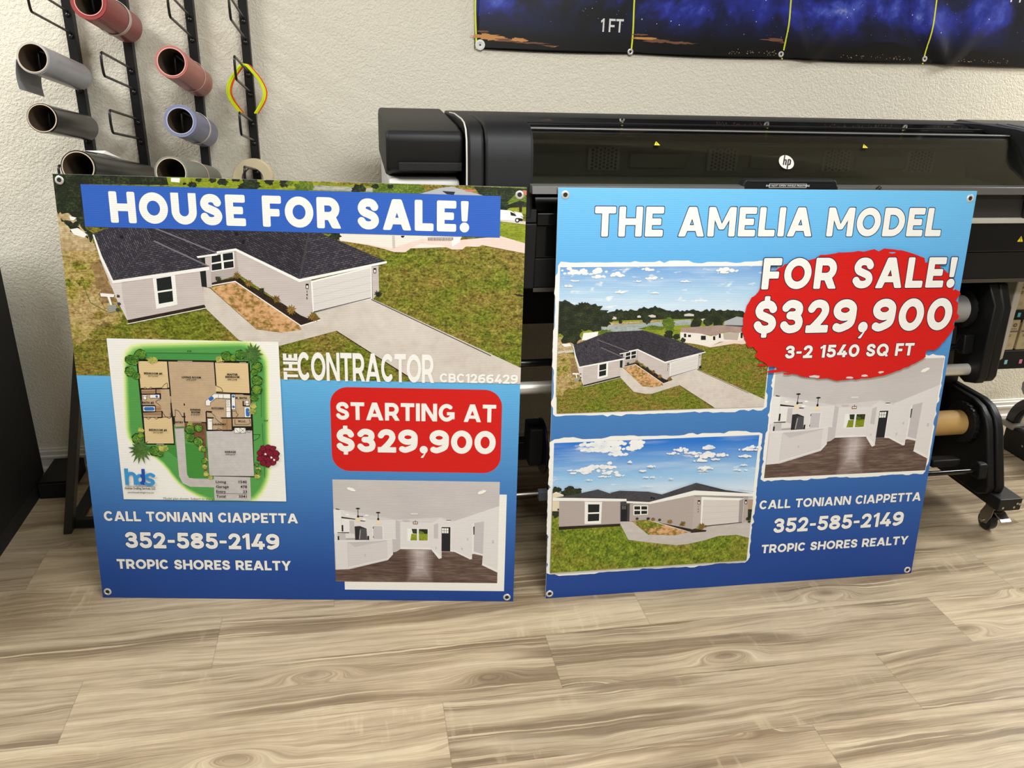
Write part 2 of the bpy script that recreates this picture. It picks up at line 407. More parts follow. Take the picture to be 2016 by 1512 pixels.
# ------------------------------------------------------------------ flat printed artwork: thin layers on a sheet, x right, y up
class Art:
    def __init__(s, step=.000008, z=.0001):
        s.v = []; s.f = []; s.mi = []; s.uv = []; s.mats = []; s.z = z; s.step = step
        s.tf = lambda p: p; s.inv = None; s.clip = None
    def mid(s, m):
        if m not in s.mats: s.mats.append(m)
        return s.mats.index(m)
    def raw(s, pts, tris, mat, uvs=None):
        b = len(s.v); k = s.mid(mat)
        s.v += [(p[0], p[1], s.z) for p in pts]
        for t in tris:
            s.f.append([b+i for i in t]); s.mi.append(k); s.uv += [(uvs or pts)[i] for i in t]
        s.z += s.step
    def poly(s, pts, mat, rot=0.0):
        """pts in artwork units -> through tf -> clipped to the print's rectangle"""
        q = [tuple(s.tf(p)) for p in pts]
        if s.clip: q = clip_rect(q, *s.clip)
        if len(q) < 3: return
        back = [s.inv(p) for p in q] if s.inv else q
        c, sn = cos(rot), sin(rot); uvs = [(x*c+y*sn, -x*sn+y*c) for x, y in back]
        tris = tessellate_polygon([[Vector((x, y, 0)) for x, y in q]])
        out = []
        for t in tris:
            a, b, d = (q[i] for i in t)
            ar = (b[0]-a[0])*(d[1]-a[1])-(b[1]-a[1])*(d[0]-a[0])
            if abs(ar) < 1e-12: continue
            out.append(t if ar > 0 else (t[0], t[2], t[1]))
        if out: s.raw(q, out, mat, uvs)
    def rect(s, x0, y0, x1, y1, mat, r=0):
        p = [(x0,y0),(x1,y0),(x1,y1),(x0,y1)]
        if r:
            p = ell(x1-r,y1-r,r,r,0,90,10)+ell(x0+r,y1-r,r,r,90,180,10)+ell(x0+r,y0+r,r,r,180,270,10)+ell(x1-r,y0+r,r,r,270,360,10)
        s.poly(p, mat)
    def line(s, pts, w, mat, closed=False):
        q = [s.tf(p) for p in pts]
        P = stroke(q, w/2, closed)
        if s.clip: P = [p for p in (clip_rect(p, *s.clip) for p in P) if len(p) > 2]
        if P:
            v, f = union(P)
            if f: s.raw(v, f, mat)
    def text(s, txt, x0, x1, y0, cap, mat, w=.24, r=.05, gap=.10, outline=None, oc=None):
        """fit a line of lettering between x0 and x1 on baseline y0"""
        adv = []; X = 0.0
        for c in txt:
            W = glyph_mesh(c, w, r, 0)[0]; adv.append(X); X += W+gap
        X -= gap; kx = (x1-x0)/X; ky = cap
        for g, m in (((outline, oc),) if outline else ())+((0, mat),):
            V = []; F = []
            for c, a in zip(txt, adv):
                _, v, f = glyph_mesh(c, w, r, g)
                b = len(V); V += [(x0+(a+p[0])*kx, y0+p[1]*ky) for p in v]; F += [[b+i for i in t] for t in f]
            s.raw(V, F, m)
    def small(s, txt, x, y, size, mat, align='CENTER', bold=.02, sx=1.0, vertical=False):
        """small print with Blender's own typeface"""
        cu = bpy.data.curves.new('print', 'FONT'); cu.body = txt; cu.align_x = align; cu.fill_mode = 'FRONT'; cu.resolution_u = 2; cu.offset = bold; cu.space_character = 1+bold*2
        ob = bpy.data.objects.new('print', cu); me = ob.to_mesh()
        k = size/.69
        q = [((x-v.co.y*k, y+v.co.x*k*sx) if vertical else (x+v.co.x*k*sx, y+v.co.y*k)) for v in me.vertices]
        fs = []
        for p in me.polygons:
            t = list(p.vertices); a, b, d = (q[i] for i in t[:3])
            fs.append(t if (b[0]-a[0])*(d[1]-a[1])-(b[1]-a[1])*(d[0]-a[0]) > 0 else t[::-1])
        if fs: s.raw(q, fs, mat)
        ob.to_mesh_clear(); bpy.data.objects.remove(ob); bpy.data.curves.remove(cu)
    def build(s, name, parent):
        me = bpy.data.meshes.new(name); me.from_pydata(s.v, [], s.f)
        for m in s.mats: me.materials.append(m)
        me.polygons.foreach_set('material_index', s.mi)
        u = me.uv_layers.new(name='UVMap'); u.data.foreach_set('uv', [c for p in s.uv for c in p])
        o = bpy.data.objects.new(name, me); return link(o, parent)
def clip_rect(p, x0, y0, x1, y1):
    for ax, lim, sg in ((0, x0, 1), (0, x1, -1), (1, y0, 1), (1, y1, -1)):
        out = []
        for i in range(len(p)):
            a, b = p[i-1], p[i]; ia, ib = (a[ax]-lim)*sg >= 0, (b[ax]-lim)*sg >= 0
            if ia != ib:
                t = (lim-a[ax])/(b[ax]-a[ax]); out.append((a[0]+(b[0]-a[0])*t, a[1]+(b[1]-a[1])*t))
            if ib: out.append(b)
        p = out
        if len(p) < 3: return []
    return p
def blob(cx, cy, rx, ry=None, n=18, jag=.25, spike=0):
    ry = ry or rx; out = []
    for i in range(n):
        a = 2*pi*i/n; k = 1+R.uniform(-jag, jag)*.7
        if spike: k *= (1.0 if i % 2 else 1-spike)
        out.append((cx+rx*k*cos(a), cy+ry*k*sin(a)))
    return out
def brushed(x0, y0, x1, y1, amp, n=46):
    """rectangle with dry-brush edges"""
    out = []
    for (ax, ay, bx, by, nx, ny) in ((x0,y0,x1,y0,0,-1),(x1,y0,x1,y1,1,0),(x1,y1,x0,y1,0,1),(x0,y1,x0,y0,-1,0)):
        lvl = 0
        for i in range(n):
            if R.random() < .35: lvl = R.choice((0, .25, .5, .8, 1.0))*amp
            t = (i+.5)/n; d = lvl+R.uniform(0, .2)*amp
            out.append((ax+(bx-ax)*t+nx*d, ay+(by-ay)*t+ny*d))
    return out

# ------------------------------------------------------------------ printing inks (fluted plastic sheet underneath)
def ink(name, colfn, rough=.42):
    if name in _cache: return _cache[name]
    s = SH(name); uv = s.n('UVMap').outputs[0]
    col = colfn(s, uv)
    y = s.n('SeparateXYZ', {0: s.coord('Object')}).outputs[1]
    s.bump(s.math('SINE', s.math('MULTIPLY', y, 2*pi/.0049)), .10, .0008)
    _cache[name] = s.done(col, rough, 0, .35)
    return _cache[name]
def solid(name, *rgb): return ink(name, lambda s, uv: C(*rgb))
def speckle(name, stops, sx, sy=None, detail=4, rough=.6, sx2=None):
    def f(s, uv):
        m = s.mapping(uv, (sx, sy or sx, 1)); a = s.noise(m, 1.0, detail, rough)
        b = s.noise(s.mapping(uv, (sx*.13, (sy or sx)*.16, 1)), 1.0, 2)
        return s.ramp(s.math('ADD', s.math('MULTIPLY', a, .62), s.math('MULTIPLY', b, .38)), stops)
    return ink(name, f)
WHITE = solid('print_white', 240, 238, 231)
NAVY = solid('print_dark_outline', 22, 24, 52)
BLACK = solid('print_black', 22, 20, 20)
GREY_D = solid('print_dark_grey', 66, 64, 66)
def lawn_ink(name, greens, browns, sx, sy, lo, hi):
    def f(s, uv):
        a = s.noise(s.mapping(uv, (sx, sy, 1)), 1.0, 5, .68, .4); b = s.noise(s.mapping(uv, (sx*.3, sy*.4, 1)), 1.0, 3, .6)
        k = s.math('ADD', s.math('MULTIPLY', a, .62), s.math('MULTIPLY', b, .38)); ps = (.30, .41, .50, .60, .72)
        g = s.ramp(k, [(p, C(*c)) for p, c in zip(ps, greens)]); w = s.ramp(k, [(p, C(*c)) for p, c in zip(ps, browns)])
        big = s.noise(s.mapping(uv, (5.5, 9, 1)), 1.0, 4, .6)
        return s.mix(s.n('MapRange', {0: big, 1: lo, 2: hi, 3: 0, 4: 1}).outputs[0], g, w)
    return ink(name, f)
GR_ = ((30,32,8), (66,74,16), (106,116,28), (146,150,50), (196,196,104)); BR_ = ((42,34,12), (86,72,28), (130,112,46), (170,150,76), (220,202,136))
GRASS = lawn_ink('print_lawn', GR_, BR_, 150, 190, .42, .60)
GRASS_B = speckle('print_bright_lawn', [(.3, C(88, 98, 20)), (.5, C(134, 146, 34)), (.7, C(170, 176, 70))], 110, 220)
GRASS_F = lawn_ink('print_front_lawn', ((34,44,8), (70,88,18), (108,128,28), (150,162,50), (196,198,96)), ((56,50,14), (100,92,30), (136,128,46), (170,162,72), (204,196,112)), 150, 110, .46, .66)
DRYG = lawn_ink('print_dry_lawn', ((70,62,20), (120,110,40), (160,146,64), (194,176,100), (226,210,150)), ((84,64,32), (136,110,62), (178,150,96), (206,182,130), (232,214,170)), 130, 200, .40, .60)
DIRT = speckle('print_dirt', [(.3, C(120, 100, 66)), (.5, C(180, 156, 112)), (.7, C(222, 204, 166))], 90)
SAND = speckle('print_sand', [(.36, C(112, 88, 34)), (.45, C(150, 120, 62)), (.52, C(206, 158, 108)), (.66, C(226, 184, 138))], 70, 90)
TREE = speckle('print_dark_trees', [(.32, C(14, 18, 14)), (.5, C(34, 42, 26)), (.62, C(62, 72, 40)), (.76, C(110, 118, 66))], 160)
BUSH = speckle('print_bushes', [(.3, C(40, 56, 18)), (.5, C(88, 110, 32)), (.72, C(150, 168, 66))], 190)
SHRUB = speckle('print_shrubs', [(.3, C(56, 40, 18)), (.5, C(120, 94, 40)), (.7, C(196, 160, 84))], 260)
CONC = speckle('print_concrete', [(.3, C(194, 182, 168)), (.5, C(208, 198, 186)), (.7, C(218, 208, 196))], 30)
WALLP = speckle('print_house_wall', [(.3, C(190, 178, 172)), (.7, C(204, 193, 187))], 14, 40)
WALLS = solid('print_house_wall_side', 178, 166, 160)
PINK = speckle('print_pink_paving', [(.3, C(224, 196, 182)), (.7, C(240, 218, 206))], 30)
MULCH = speckle('print_mulch', [(.35, C(24, 16, 12)), (.7, C(62, 46, 36))], 200)
GLASSP = solid('print_window_glass', 26, 32, 30)
def shingle_ink(name, k):
    def f(s, uv):
        b = s.n('TexBrick', {'Vector': uv, 'Color1': C(62, 60, 70), 'Color2': C(104, 98, 104), 'Mortar': C(40, 38, 46), 'Scale': 1.0, 'Mortar Size': .0011, 'Mortar Smooth': .2, 'Bias': -.2, 'Brick Width': .0115, 'Row Height': .0052}, offset=.37)
        n_ = s.noise(uv, 60, 2); f_ = s.math('MULTIPLY_ADD', n_, .5*k, .72*k)
        return s.mix(1.0, b.outputs[0], s.n('CombineColor', {0: f_, 1: f_, 2: f_}).outputs[0], 'MULTIPLY')
    return ink(name, f)
SHING = shingle_ink('print_roof_shingles', .95)
SHING2 = shingle_ink('print_roof_shingles_far', .72)
ROOF_F = speckle('print_roof_grey', [(.3, C(48, 48, 54)), (.7, C(82, 80, 86))], 260, 160)
def sky_ink(name, top, low, y0, y1, cover):
    def f(s, uv):
        y = s.n('SeparateXYZ', {0: uv}).outputs[1]
        g = s.n('MapRange', {0: y, 1: y0, 2: y1, 3: 0, 4: 1}).outputs[0]
        base = s.ramp(g, [(0, C(232, 238, 240)), (.18, C(218,230,238)), (.5, C(*low)), (1, C(*top))])
        c = s.noise(s.mapping(uv, (9, 24, 1)), 1.0, 5, .55, .3)
        w = s.noise(s.mapping(uv, (3, 30, 1), (4, 2, 0)), 1.0, 3, .5)
        m = s.n('MapRange', {0: c, 1: cover, 2: cover+.10, 3: 0, 4: .96}).outputs[0]
        m2 = s.n('MapRange', {0: w, 1: .5, 2: .75, 3: 0, 4: .45}).outputs[0]
        return s.mix(m, s.mix(m2, base, C(220, 232, 240)), C(244, 242, 238))
    return ink(name, f)
def vertical_ink(name, stops):
    def f(s, uv):
        y = s.n('SeparateXYZ', {0: uv}).outputs[1]
        return s.ramp(s.math('DIVIDE', y, 1.2192), [(p/1.2192, C(*c)) for p, c in stops])
    return ink(name, f)
FLOORP = speckle('print_wood_floor', [(.3, C(66, 50, 44)), (.5, C(98, 78, 70)), (.7, C(140, 118, 108))], 22, 170)

# ------------------------------------------------------------------ the two signs
SHEET = 1.2192
SIGN_AT = [(-0.7796, 2.1708, -0.1576, 0.1213), (0.5253, 1.9796, -0.0331, 0.1085)]
def sign_frame(k):
    x, y, hd, ln = SIGN_AT[k]
    a = Vector((cos(hd), sin(hd), 0)); nb = Vector((-sin(hd), cos(hd), 0)); up = nb*sin(ln)+Vector((0, 0, cos(ln)))
    return Vector((x, y, .0006)), a, up, a.cross(up)
def on_sheet(k, px, py):
    """measured picture point -> position on sign k's sheet, metres from its lower left corner"""
    o, a, up, n = sign_frame(k); d = AX_F*FOCAL+AX_R*(px-1008)-AX_U*(py-756); c = Vector((0, 0, EYE))
    P = c+d*((o-c).dot(n)/d.dot(n))-o
    return (P.dot(a), P.dot(up))
def crop(k, ox, oy, sc): return lambda x, y: on_sheet(k, ox+x/sc, oy+y/sc)
A6 = crop(0, 90, 330, 3.953); A7 = crop(0, 560, 330, 4.032); A8 = crop(0, 540, 660, 3.877); AI = crop(0, 620, 920, 4.582); AP = crop(0, 190, 650, 4.321)
B4 = crop(1, 1080, 360, 3.15); BF = crop(1, 1060, 830, 4.087)
# the aerial photograph appears on both signs: sign 2 = AK * sign 1 + (AX, AY)
AK, AX, AY = .5085, .0112, .2489
def b4(x, y):
    p = B4(x, y); return ((p[0]-AX)/AK, (p[1]-AY)/AK)
def ragged(pts, amp, n=7):
    out = []
    for i in range(len(pts)):
        a, b = pts[i], pts[(i+1) % len(pts)]
        for k in range(n): t = k/n; out.append((a[0]+(b[0]-a[0])*t+R.gauss(0, amp), a[1]+(b[1]-a[1])*t+R.gauss(0, amp)))
    return out
def cloud(A, x, y, rx, ry, mat, f):
    for i in range(16):
        t = R.uniform(-1, 1); k = R.uniform(.3, .62)*(1.05-.55*abs(t)); c = f(x+t*rx*.85, y+ry*(.25-abs(R.gauss(0, .42))*(1-.6*abs(t))))
        r = ry*k*f.k; A.poly([(c[0]+r*1.5*cos(2*pi*j/14)*R.uniform(.86, 1.1), c[1]+r*sin(2*pi*j/14)*R.uniform(.86, 1.1)) for j in range(14)], mat)
def aerial(A, wide):
    P = A.poly; a = lambda *q: [A6(*p) for p in q]; b = lambda *q: [A7(*p) for p in q]; s4 = lambda *q: [b4(*p) for p in q]
    def dot(f, x, y, r, mat, ry=None, jag=.3, n=16, spike=0):
        p = f(x, y); k = r/(3.953*743) if f is not b4 else r/(3.15*700*AK)
        P(blob(p[0], p[1], k, k*((ry or r)/r), n, jag, spike), mat)
    if wide:
        P(s4((60,515),(1420,510),(1420,860),(60,860)), sky_ink('print_sky_aerial', (66,136,208), (176,208,232), 1.14, 1.56, .60))
        for x, y, w, h in ((240,545,190,26),(180,562,110,18),(310,580,48,16),(430,572,55,18),(615,538,42,14),(650,590,68,14),(1110,540,80,22),(1085,556,42,10),(165,606,36,9),(120,640,40,10),(440,678,30,12),(660,682,34,8),(850,610,36,9),(560,610,40,7)):
            b4.k = 1/1120; cloud(A, x, y, w, h*1.1, solid('print_cloud', 238, 238, 234), b4)
        P(s4((50,845),(1420,835),(1420,1500),(50,1500)), GRASS)
        P(s4((55,860),(380,850),(1230,835),(1420,840),(1420,1000),(810,990),(300,960),(55,1060)), GRASS_B)
        P(s4((330,885),(560,872),(880,845),(890,880),(640,892),(560,916),(320,925)), speckle('print_pond', [(.3, C(120,128,120)), (.6, C(176,184,182))], 60, 200))
        P(s4((340,870),(700,848),(700,858),(330,886)), DIRT)
        hz = [(380,800)]+[(380+14*i, 800-R.uniform(0, 22)-(18 if 12 < i < 23 else 0)) for i in range(1, 60)]+[(1230,830),(1230,870),(1060,855),(900,842),(700,846),(520,850),(380,856)]
        P(s4(*hz), TREE)
        for x, y, w, h in ((405,840,30,12),(560,830,22,10),(640,828,46,12),(870,820,60,12),(960,850,36,10)):
            P(s4((x-w/2,y-h/2),(x,y-h),(x+w/2,y-h/2),(x+w/2,y+h/2),(x-w/2,y+h/2)), solid('print_far_house', 204,200,190))
        for x, y, r in ((520,825,26),(610,850,26),(445,862,12),(990,860,30),(1050,855,40),(915,870,36),(740,820,30),(1160,820,30)): dot(b4, x, y, r, TREE)
        P(s4((1085,880),(1090,858),(1165,828),(1225,838),(1225,890)), solid('print_grey_roof', 150,154,158)); P(s4((1095,880),(1225,884),(1225,900),(1100,895)), GREY_D)
        P(s4((50,730),(130,742),(185,770),(190,930),(50,935)), TREE)
        for x, y, r, ry in ((250,810,100,62),(300,850,84,50),(210,770,40,30),(160,850,70,70),(340,850,50,40),(90,800,60,60),(360,830,40,30),(270,880,70,40)): dot(b4, x, y, r, TREE, ry, .4, 26)
        P(s4((585,915),(700,905),(812,898),(815,985),(700,955)), GRASS_B)
        P(s4((550,905),(640,882),(720,895),(700,912)), BUSH)
        P(s4((738,950),(742,880),(756,880),(762,965)), MULCH)
        for x, y, r, ry in ((745,868,38,34),(748,905,30,26),(742,940,26,26),(790,955,24,18),(352,925,44,16)): dot(b4, x, y, r, BUSH if r > 28 else TREE, ry, .4, 22)
        P(s4((55,955),(120,960),(205,955),(210,990),(150,1010),(150,1035),(55,1045)), DIRT)
        P(s4((55,1045),(150,1035),(155,1048),(55,1062)), CONC)
        dot(b4, 145, 935, 66, TREE, 72, .4, 26)
        P(s4((205,975),(215,930),(308,922),(302,948),(250,975)), WHITE); P(s4((80,1000),(130,995),(140,1010),(100,1016)), WHITE)
        # neighbour's house
        P(s4((845,990),(1000,1010),(1080,985),(1240,945),(1262,985),(1200,1000),(1150,995),(1050,1012),(1000,1020),(920,1000)), PINK)
        P(s4((815,925),(930,930),(1005,950),(1080,930),(1215,920),(1200,975),(1140,978),(1060,985),(1000,1012),(815,985)), solid('print_cream_wall', 224,214,202))
        P(s4((1080,930),(1180,928),(1170,975),(1085,970)), solid('print_porch_shade', 186,172,156))
        P(s4((815,925),(822,898),(1060,882),(1215,893),(1222,912),(1180,930),(1080,925),(1035,948),(930,932)), speckle('print_brown_roof', [(.3, C(150,126,116)), (.7, C(180,156,144))], 160))
        for x, y, w, h in ((845,945,14,22),(872,948,18,14),(958,960,30,26),(1025,962,14,24),(1060,948,12,26),(1195,945,12,34)): P(s4((x-w/2,y-h/2),(x+w/2,y-h/2),(x+w/2,y+h/2),(x-w/2,y+h/2)), GLASSP)
        dot(b4, 832, 975, 16, TREE)
    else:
        P(a((0,-20))+b((2100,60),(2100,1800))+a((0,1700)), GRASS)
    P(ragged(a((-60,650),(430,650),(560,1060),(620,1240),(420,1200),(300,1340),(60,1350)), .007), DRYG)
    P(ragged(a((350,760),(425,710),(540,1040),(430,1060),(400,940)), .004), speckle('print_bare_soil', [(.3, C(104,78,46)), (.5, C(150,120,78)), (.7, C(190,164,118))], 110))
    for x, y, rx, ry in ((250,760,60,30),(170,900,50,26),(300,900,50,40),(420,1150,50,30)): p = A6(x, y); P(blob(p[0], p[1], rx/2900, ry/2900, 22, .5), GRASS)
    if not wide:
        P(a((20,20),(990,78),(960,135),(270,128),(310,470),(380,520),(340,610),(90,610)), TREE)
        P(ragged(a((60,345),(200,365),(310,480),(330,560),(380,600),(385,640),(60,650),(60,480)), .003), DIRT)
        P(ragged(a((120,400),(250,430),(300,520),(330,560),(200,500)), .003), TREE)
        P(a((185,375),(240,390),(215,412),(190,405)), WHITE); P(a((190,480),(250,470),(322,520),(300,545),(220,520)), WHITE)
        P(a((120,612),(385,606),(395,642),(125,650)), DIRT)
        P(a((940,75),(2016,100),(2016,190),(960,150)), GRASS_B)
        P(b((-20,105),(700,150),(700,215),(-20,190)), GRASS_B)
        P(a((975,80),(1045,82),(1042,116),(975,110)), WHITE)
        P(b((230,140),(700,162),(700,192),(220,176)), speckle('print_water_edge', [(.3, C(88,84,74)), (.6, C(178,176,166))], 60, 200))
        for x, y, r in ((1140,132,30),(1190,96,22),(1380,112,40),(1540,150,40),(1600,130,70),(1740,112,34),(1860,125,40),(1080,125,14),(1300,96,30),(1480,92,26)): dot(A6, x, y, r, TREE, r*.7, .4, 22)
        for x, y, r in ((40,125,28),(150,150,70),(780,165,80),(960,185,90),(870,172,80),(1060,170,50)): dot(A7, x, y, r, BUSH, r*.6, .4, 24)
        for x, y, r in ((590,165,56),(720,150,30),(840,150,26)): dot(A7, x, y, r, TREE, r*.6, .4, 22)
        P(b((1500,150),(1960,170),(1940,345),(1700,345),(1700,240),(1560,225)), TREE)
        P(b((1080,206),(1240,160),(1330,150),(1600,228),(1130,216)), solid('print_grey_roof', 172,174,176))
        P(b((1250,185),(1355,192),(1345,216),(1290,212)), solid('print_solar', 40,44,58))
        P(b((1430,172),(1520,176),(1500,196),(1440,190)), solid('print_tile_roof', 190,120,92)); P(b((1890,178),(1960,185),(1960,225),(1895,218)), solid('print_tile_roof', 190,120,92))
        P(b((1790,318),(1960,312),(1960,380),(1850,360),(1760,340)), GRASS_B)
        for i in range(11):
            t = radians(-10+20*i); L = R.uniform(80, 120)
            P(b((1868,262),(1868+L*.55*cos(t)-8,262-L*.5*sin(t)-14),(1868+L*cos(t),262-L*.55*sin(t)+26),(1868+L*.5*cos(t)+6,262-L*.35*sin(t)+10)), BUSH)
        P(b((1862,290),(1884,290),(1886,352),(1864,352)), MULCH)
        P(b((1690,396),(1950,432),(1950,456),(1690,424)), CONC)
        P(b((1820,345),(1885,362),(1897,392),(1850,376)), WHITE)
        P(b((1690,332),(1790,340),(1850,370),(1894,400),(1890,426),(1830,420),(1690,410)), WHITE)
        P(b((1792,350),(1830,366),(1842,386),(1797,380)), GLASSP); P(b((1855,398),(1892,406),(1890,426),(1862,424)), BLACK)
        dot(A7, 1848, 418, 18, BLACK, 18, 0); dot(A7, 1848, 418, 9, WHITE, 9, 0)
        P(b((1690,426),(1950,460),(1950,610),(1690,545)), GRASS_B)
        P(b((430,515),(1410,545),(1380,600),(1330,630),(860,645),(440,580)), solid('print_cream_wall', 232,226,214))
        dot(A7, 400, 545, 46, TREE, 30, .4)
        P(b((430,570),(850,640),(1100,562),(1380,575),(1720,545),(1960,615),(1960,690),(1570,615),(1540,628),(1440,626),(1412,650),(1330,650),(1240,615),(1080,604),(1000,642),(960,672),(870,670),(790,645),(600,600)), PINK)
        P(b((855,540),(875,540),(880,640),(858,640)), solid('print_shade_line', 200,190,180))
        for i in range(17): x = 1140+i*12; P(b((x,553),(x+6,553),(x+6,582),(x,580)), GREY_D)
        P(b((1325,580),(1395,552),(1395,590),(1330,628)), WHITE)
        P(b((925,540),(955,540),(945,556),(928,554)), GLASSP)
    # ---- ground round the house
    conc = a((1225,925),(1280,940),(1640,1258),(1840,1284))+b((125,1255),(290,1203),(240,1152),(695,1040))+[on_sheet(0, 888, 660), on_sheet(0, 1025, 724), on_sheet(0, 1340, 872), on_sheet(0, 1010, 880), on_sheet(0, 818.6, 750), on_sheet(0, 663, 651), on_sheet(0, 550, 681)]+a((1700,1385),(1505,1342),(1235,1085))
    P(conc, CONC)
    P(b((690,1042),(1640,1490),(1640,1498),(690,1050)), GREY_D); P(b((415,1295),(1040,1690),(1032,1694),(411,1298)), MULCH)
    P(a((1285,935),(1475,888),(1985,1235),(1990,1262),(1840,1282),(1640,1256)), SAND)
    P(a((1295,893),(1505,850),(1560,900))+b((0,1090),(185,1190),(278,1210),(125,1256))+a((1985,1228),(1475,884),(1295,918)), MULCH)
    A.line(a((1290,918),(1475,885),(1985,1229))+b((125,1257),(288,1206)), .0028*(AK if wide else 1), WHITE)
    # ---- walls
    P(a((415,690),(525,885),(600,890),(650,1215),(560,1040)), solid('print_gable_edge', 214, 204, 200))
    P(a((590,895),(1208,800),(1240,1072),(640,1188),(600,1010)), WALLP)
    P(a((636,1186),(1235,1066),(1248,1090),(650,1216)), MULCH); A.line(a((636,1216),(1248,1092)), .002*(AK if wide else 1), WHITE)
    P(a((1190,708),(1245,700),(1258,932),(1215,926)), GLASSP)
    P(a((1240,700),(1282,692),(1294,932),(1256,932)), WALLP)
    P(a((1280,688),(1482,648),(1508,832),(1294,897)), WALLS)
    P(a((1285,680),(1466,653),(1471,781),(1290,809)), WHITE)
    for q in (((1291,688),(1362,674),(1366,728),(1292,742)), ((1378,671),(1456,659),(1460,713),(1382,725)), ((1292,753),(1368,740),(1371,790),(1294,801)), ((1386,736),(1461,725),(1464,775),(1389,786))): P(a(*q), GLASSP)
    P(a((1480,640))+b((115,895),(215,890),(222,1150),(185,1195),(130,1172))+a((1505,832)), WALLP)
    P(b((210,900),(692,782),(697,1040),(225,1152)), WHITE)
    P(b((224,910),(684,796),(688,1030),(234,1140)), solid('print_garage_door', 216, 210, 204))
    for k in (1, 2, 3):
        t = k/4; A.line(b((225+t*9, 910+t*230), (684+t*4, 796+t*234)), .0012*(AK if wide else 1), solid('print_garage_seam', 196, 190, 184))
    P(b((230,1142),(688,1030),(688,1036),(232,1150)), GREY_D)
    P(b((694,788),(747,776),(752,988),(702,1046)), WALLP)
    for x, y in ((181,943), (718,819)):
        P(b((x-12,y-22),(x+12,y-22),(x+11,y+20),(x-11,y+20)), BLACK); P(b((x-6,y-8),(x+6,y-8),(x+6,y+14),(x-6,y+14)), WHITE)
    for i, ch in enumerate('145'):
        p = A.tf(A7(180, 992+26*i)); A.small(ch, p[0], p[1], .0062*(AK if wide else 1), BLACK, 'CENTER', .03)
    P(a((833,853),(1007,828),(1027,1066),(862,1099)), WHITE)
    P(a((862,864),(976,845),(986,944),(871,961)), GLASSP); P(a((873,974),(987,957),(994,1040),(882,1060)), GLASSP)
    P(a((425,975),(537,985),(530,1008),(430,1002)), WHITE); P(a((480,1005),(500,1005),(520,1070),(505,1072)), WHITE)
    P(a((480,1072),(548,1064),(560,1112),(490,1130)), solid('print_meter', 150, 152, 140))
    for x, y, r in ((566,1000,12),(572,1060,14),(560,1105,14)): dot(A6, x, y, r, GREY_D)
    A.line(a((300,930),(350,1050),(480,1120)), .0016*(AK if wide else 1), BUSH); A.line(a((565,1120),(600,1220),(630,1330)), .0016*(AK if wide else 1), BUSH)
    # ---- roofs
    P([*a((365,515)), b4(345,930), b4(578,914), b4(600,916), *b((290,520),(812,745),(118,888)), *a((1480,636),(1335,664),(1178,690),(1270,772),(525,880))], SHING2, radians(-28))
    P([*a((365,515)), b4(300,948), b4(345,930), *a((835,580),(525,882),(430,700))], SHING, radians(112))
    P([b4(305,975), b4(352,925), b4(578,914), *a((1480,634),(1335,664),(1178,692),(860,585))], SHING2, radians(-28))
    P([b4(302,972), *a((1335,664),(1178,692),(840,572))], SHING2, radians(-28))
    P([b4(545,1033), b4(575,985), b4(578,914), *b((195,516),(118,888))], SHING2, radians(-30))
    P([b4(578,914), b4(600,916), *b((290,520),(812,745),(118,888),(190,520))], SHING, radians(14))
    P(a((525,880),(842,570),(1275,772)), SHING, radians(12))
    A.line(a((525,880),(840,572)), .004*(AK if wide else 1), GREY_D)
    A.line(a((842,570),(1275,770)), .004*(AK if wide else 1), solid('print_ridge', 120, 114, 118)); A.line([b4(302,972)]+a((1335,664)), .0035*(AK if wide else 1), solid('print_ridge', 120, 114, 118))
    A.line([b4(578,914), A7(195,516), A7(120,885)], .005*(AK if wide else 1), GREY_D)
    # fascia
    for q in (a((523,878),(1273,770),(1274,797),(523,902)), a((1175,690),(1337,666),(1337,682),(1185,704)), a((1330,652),(1480,628))+b((118,884),(812,741),(813,758),(118,909))+a((1478,648),(1335,670)), a((366,520),(378,520),(440,690),(530,882),(523,902),(425,705))): P(q, WHITE)
    for x, y in ((592,540),(1540,576),(1486,518)): dot(A6, x, y, 14, BLACK)
    # ---- planting
    for x, y, r, m in ((1345,866,30,TREE),(1490,838,32,SHRUB),(1580,900,36,SHRUB),(1682,956,28,TREE),(1796,1022,36,SHRUB),(1913,1106,40,SHRUB)):
        dot(A6, x, y, r, m, r, .3, 22, .45)
    for x, y, r, m in ((55,1128,42,SHRUB),(228,1182,46,SHRUB),(745,1005,34,TREE)): dot(A7, x, y, r, m, r, .3, 22, .45)
    if not wide: P(b((1815,1000),(1895,1012),(1895,1022),(1850,1016)), MULCH)

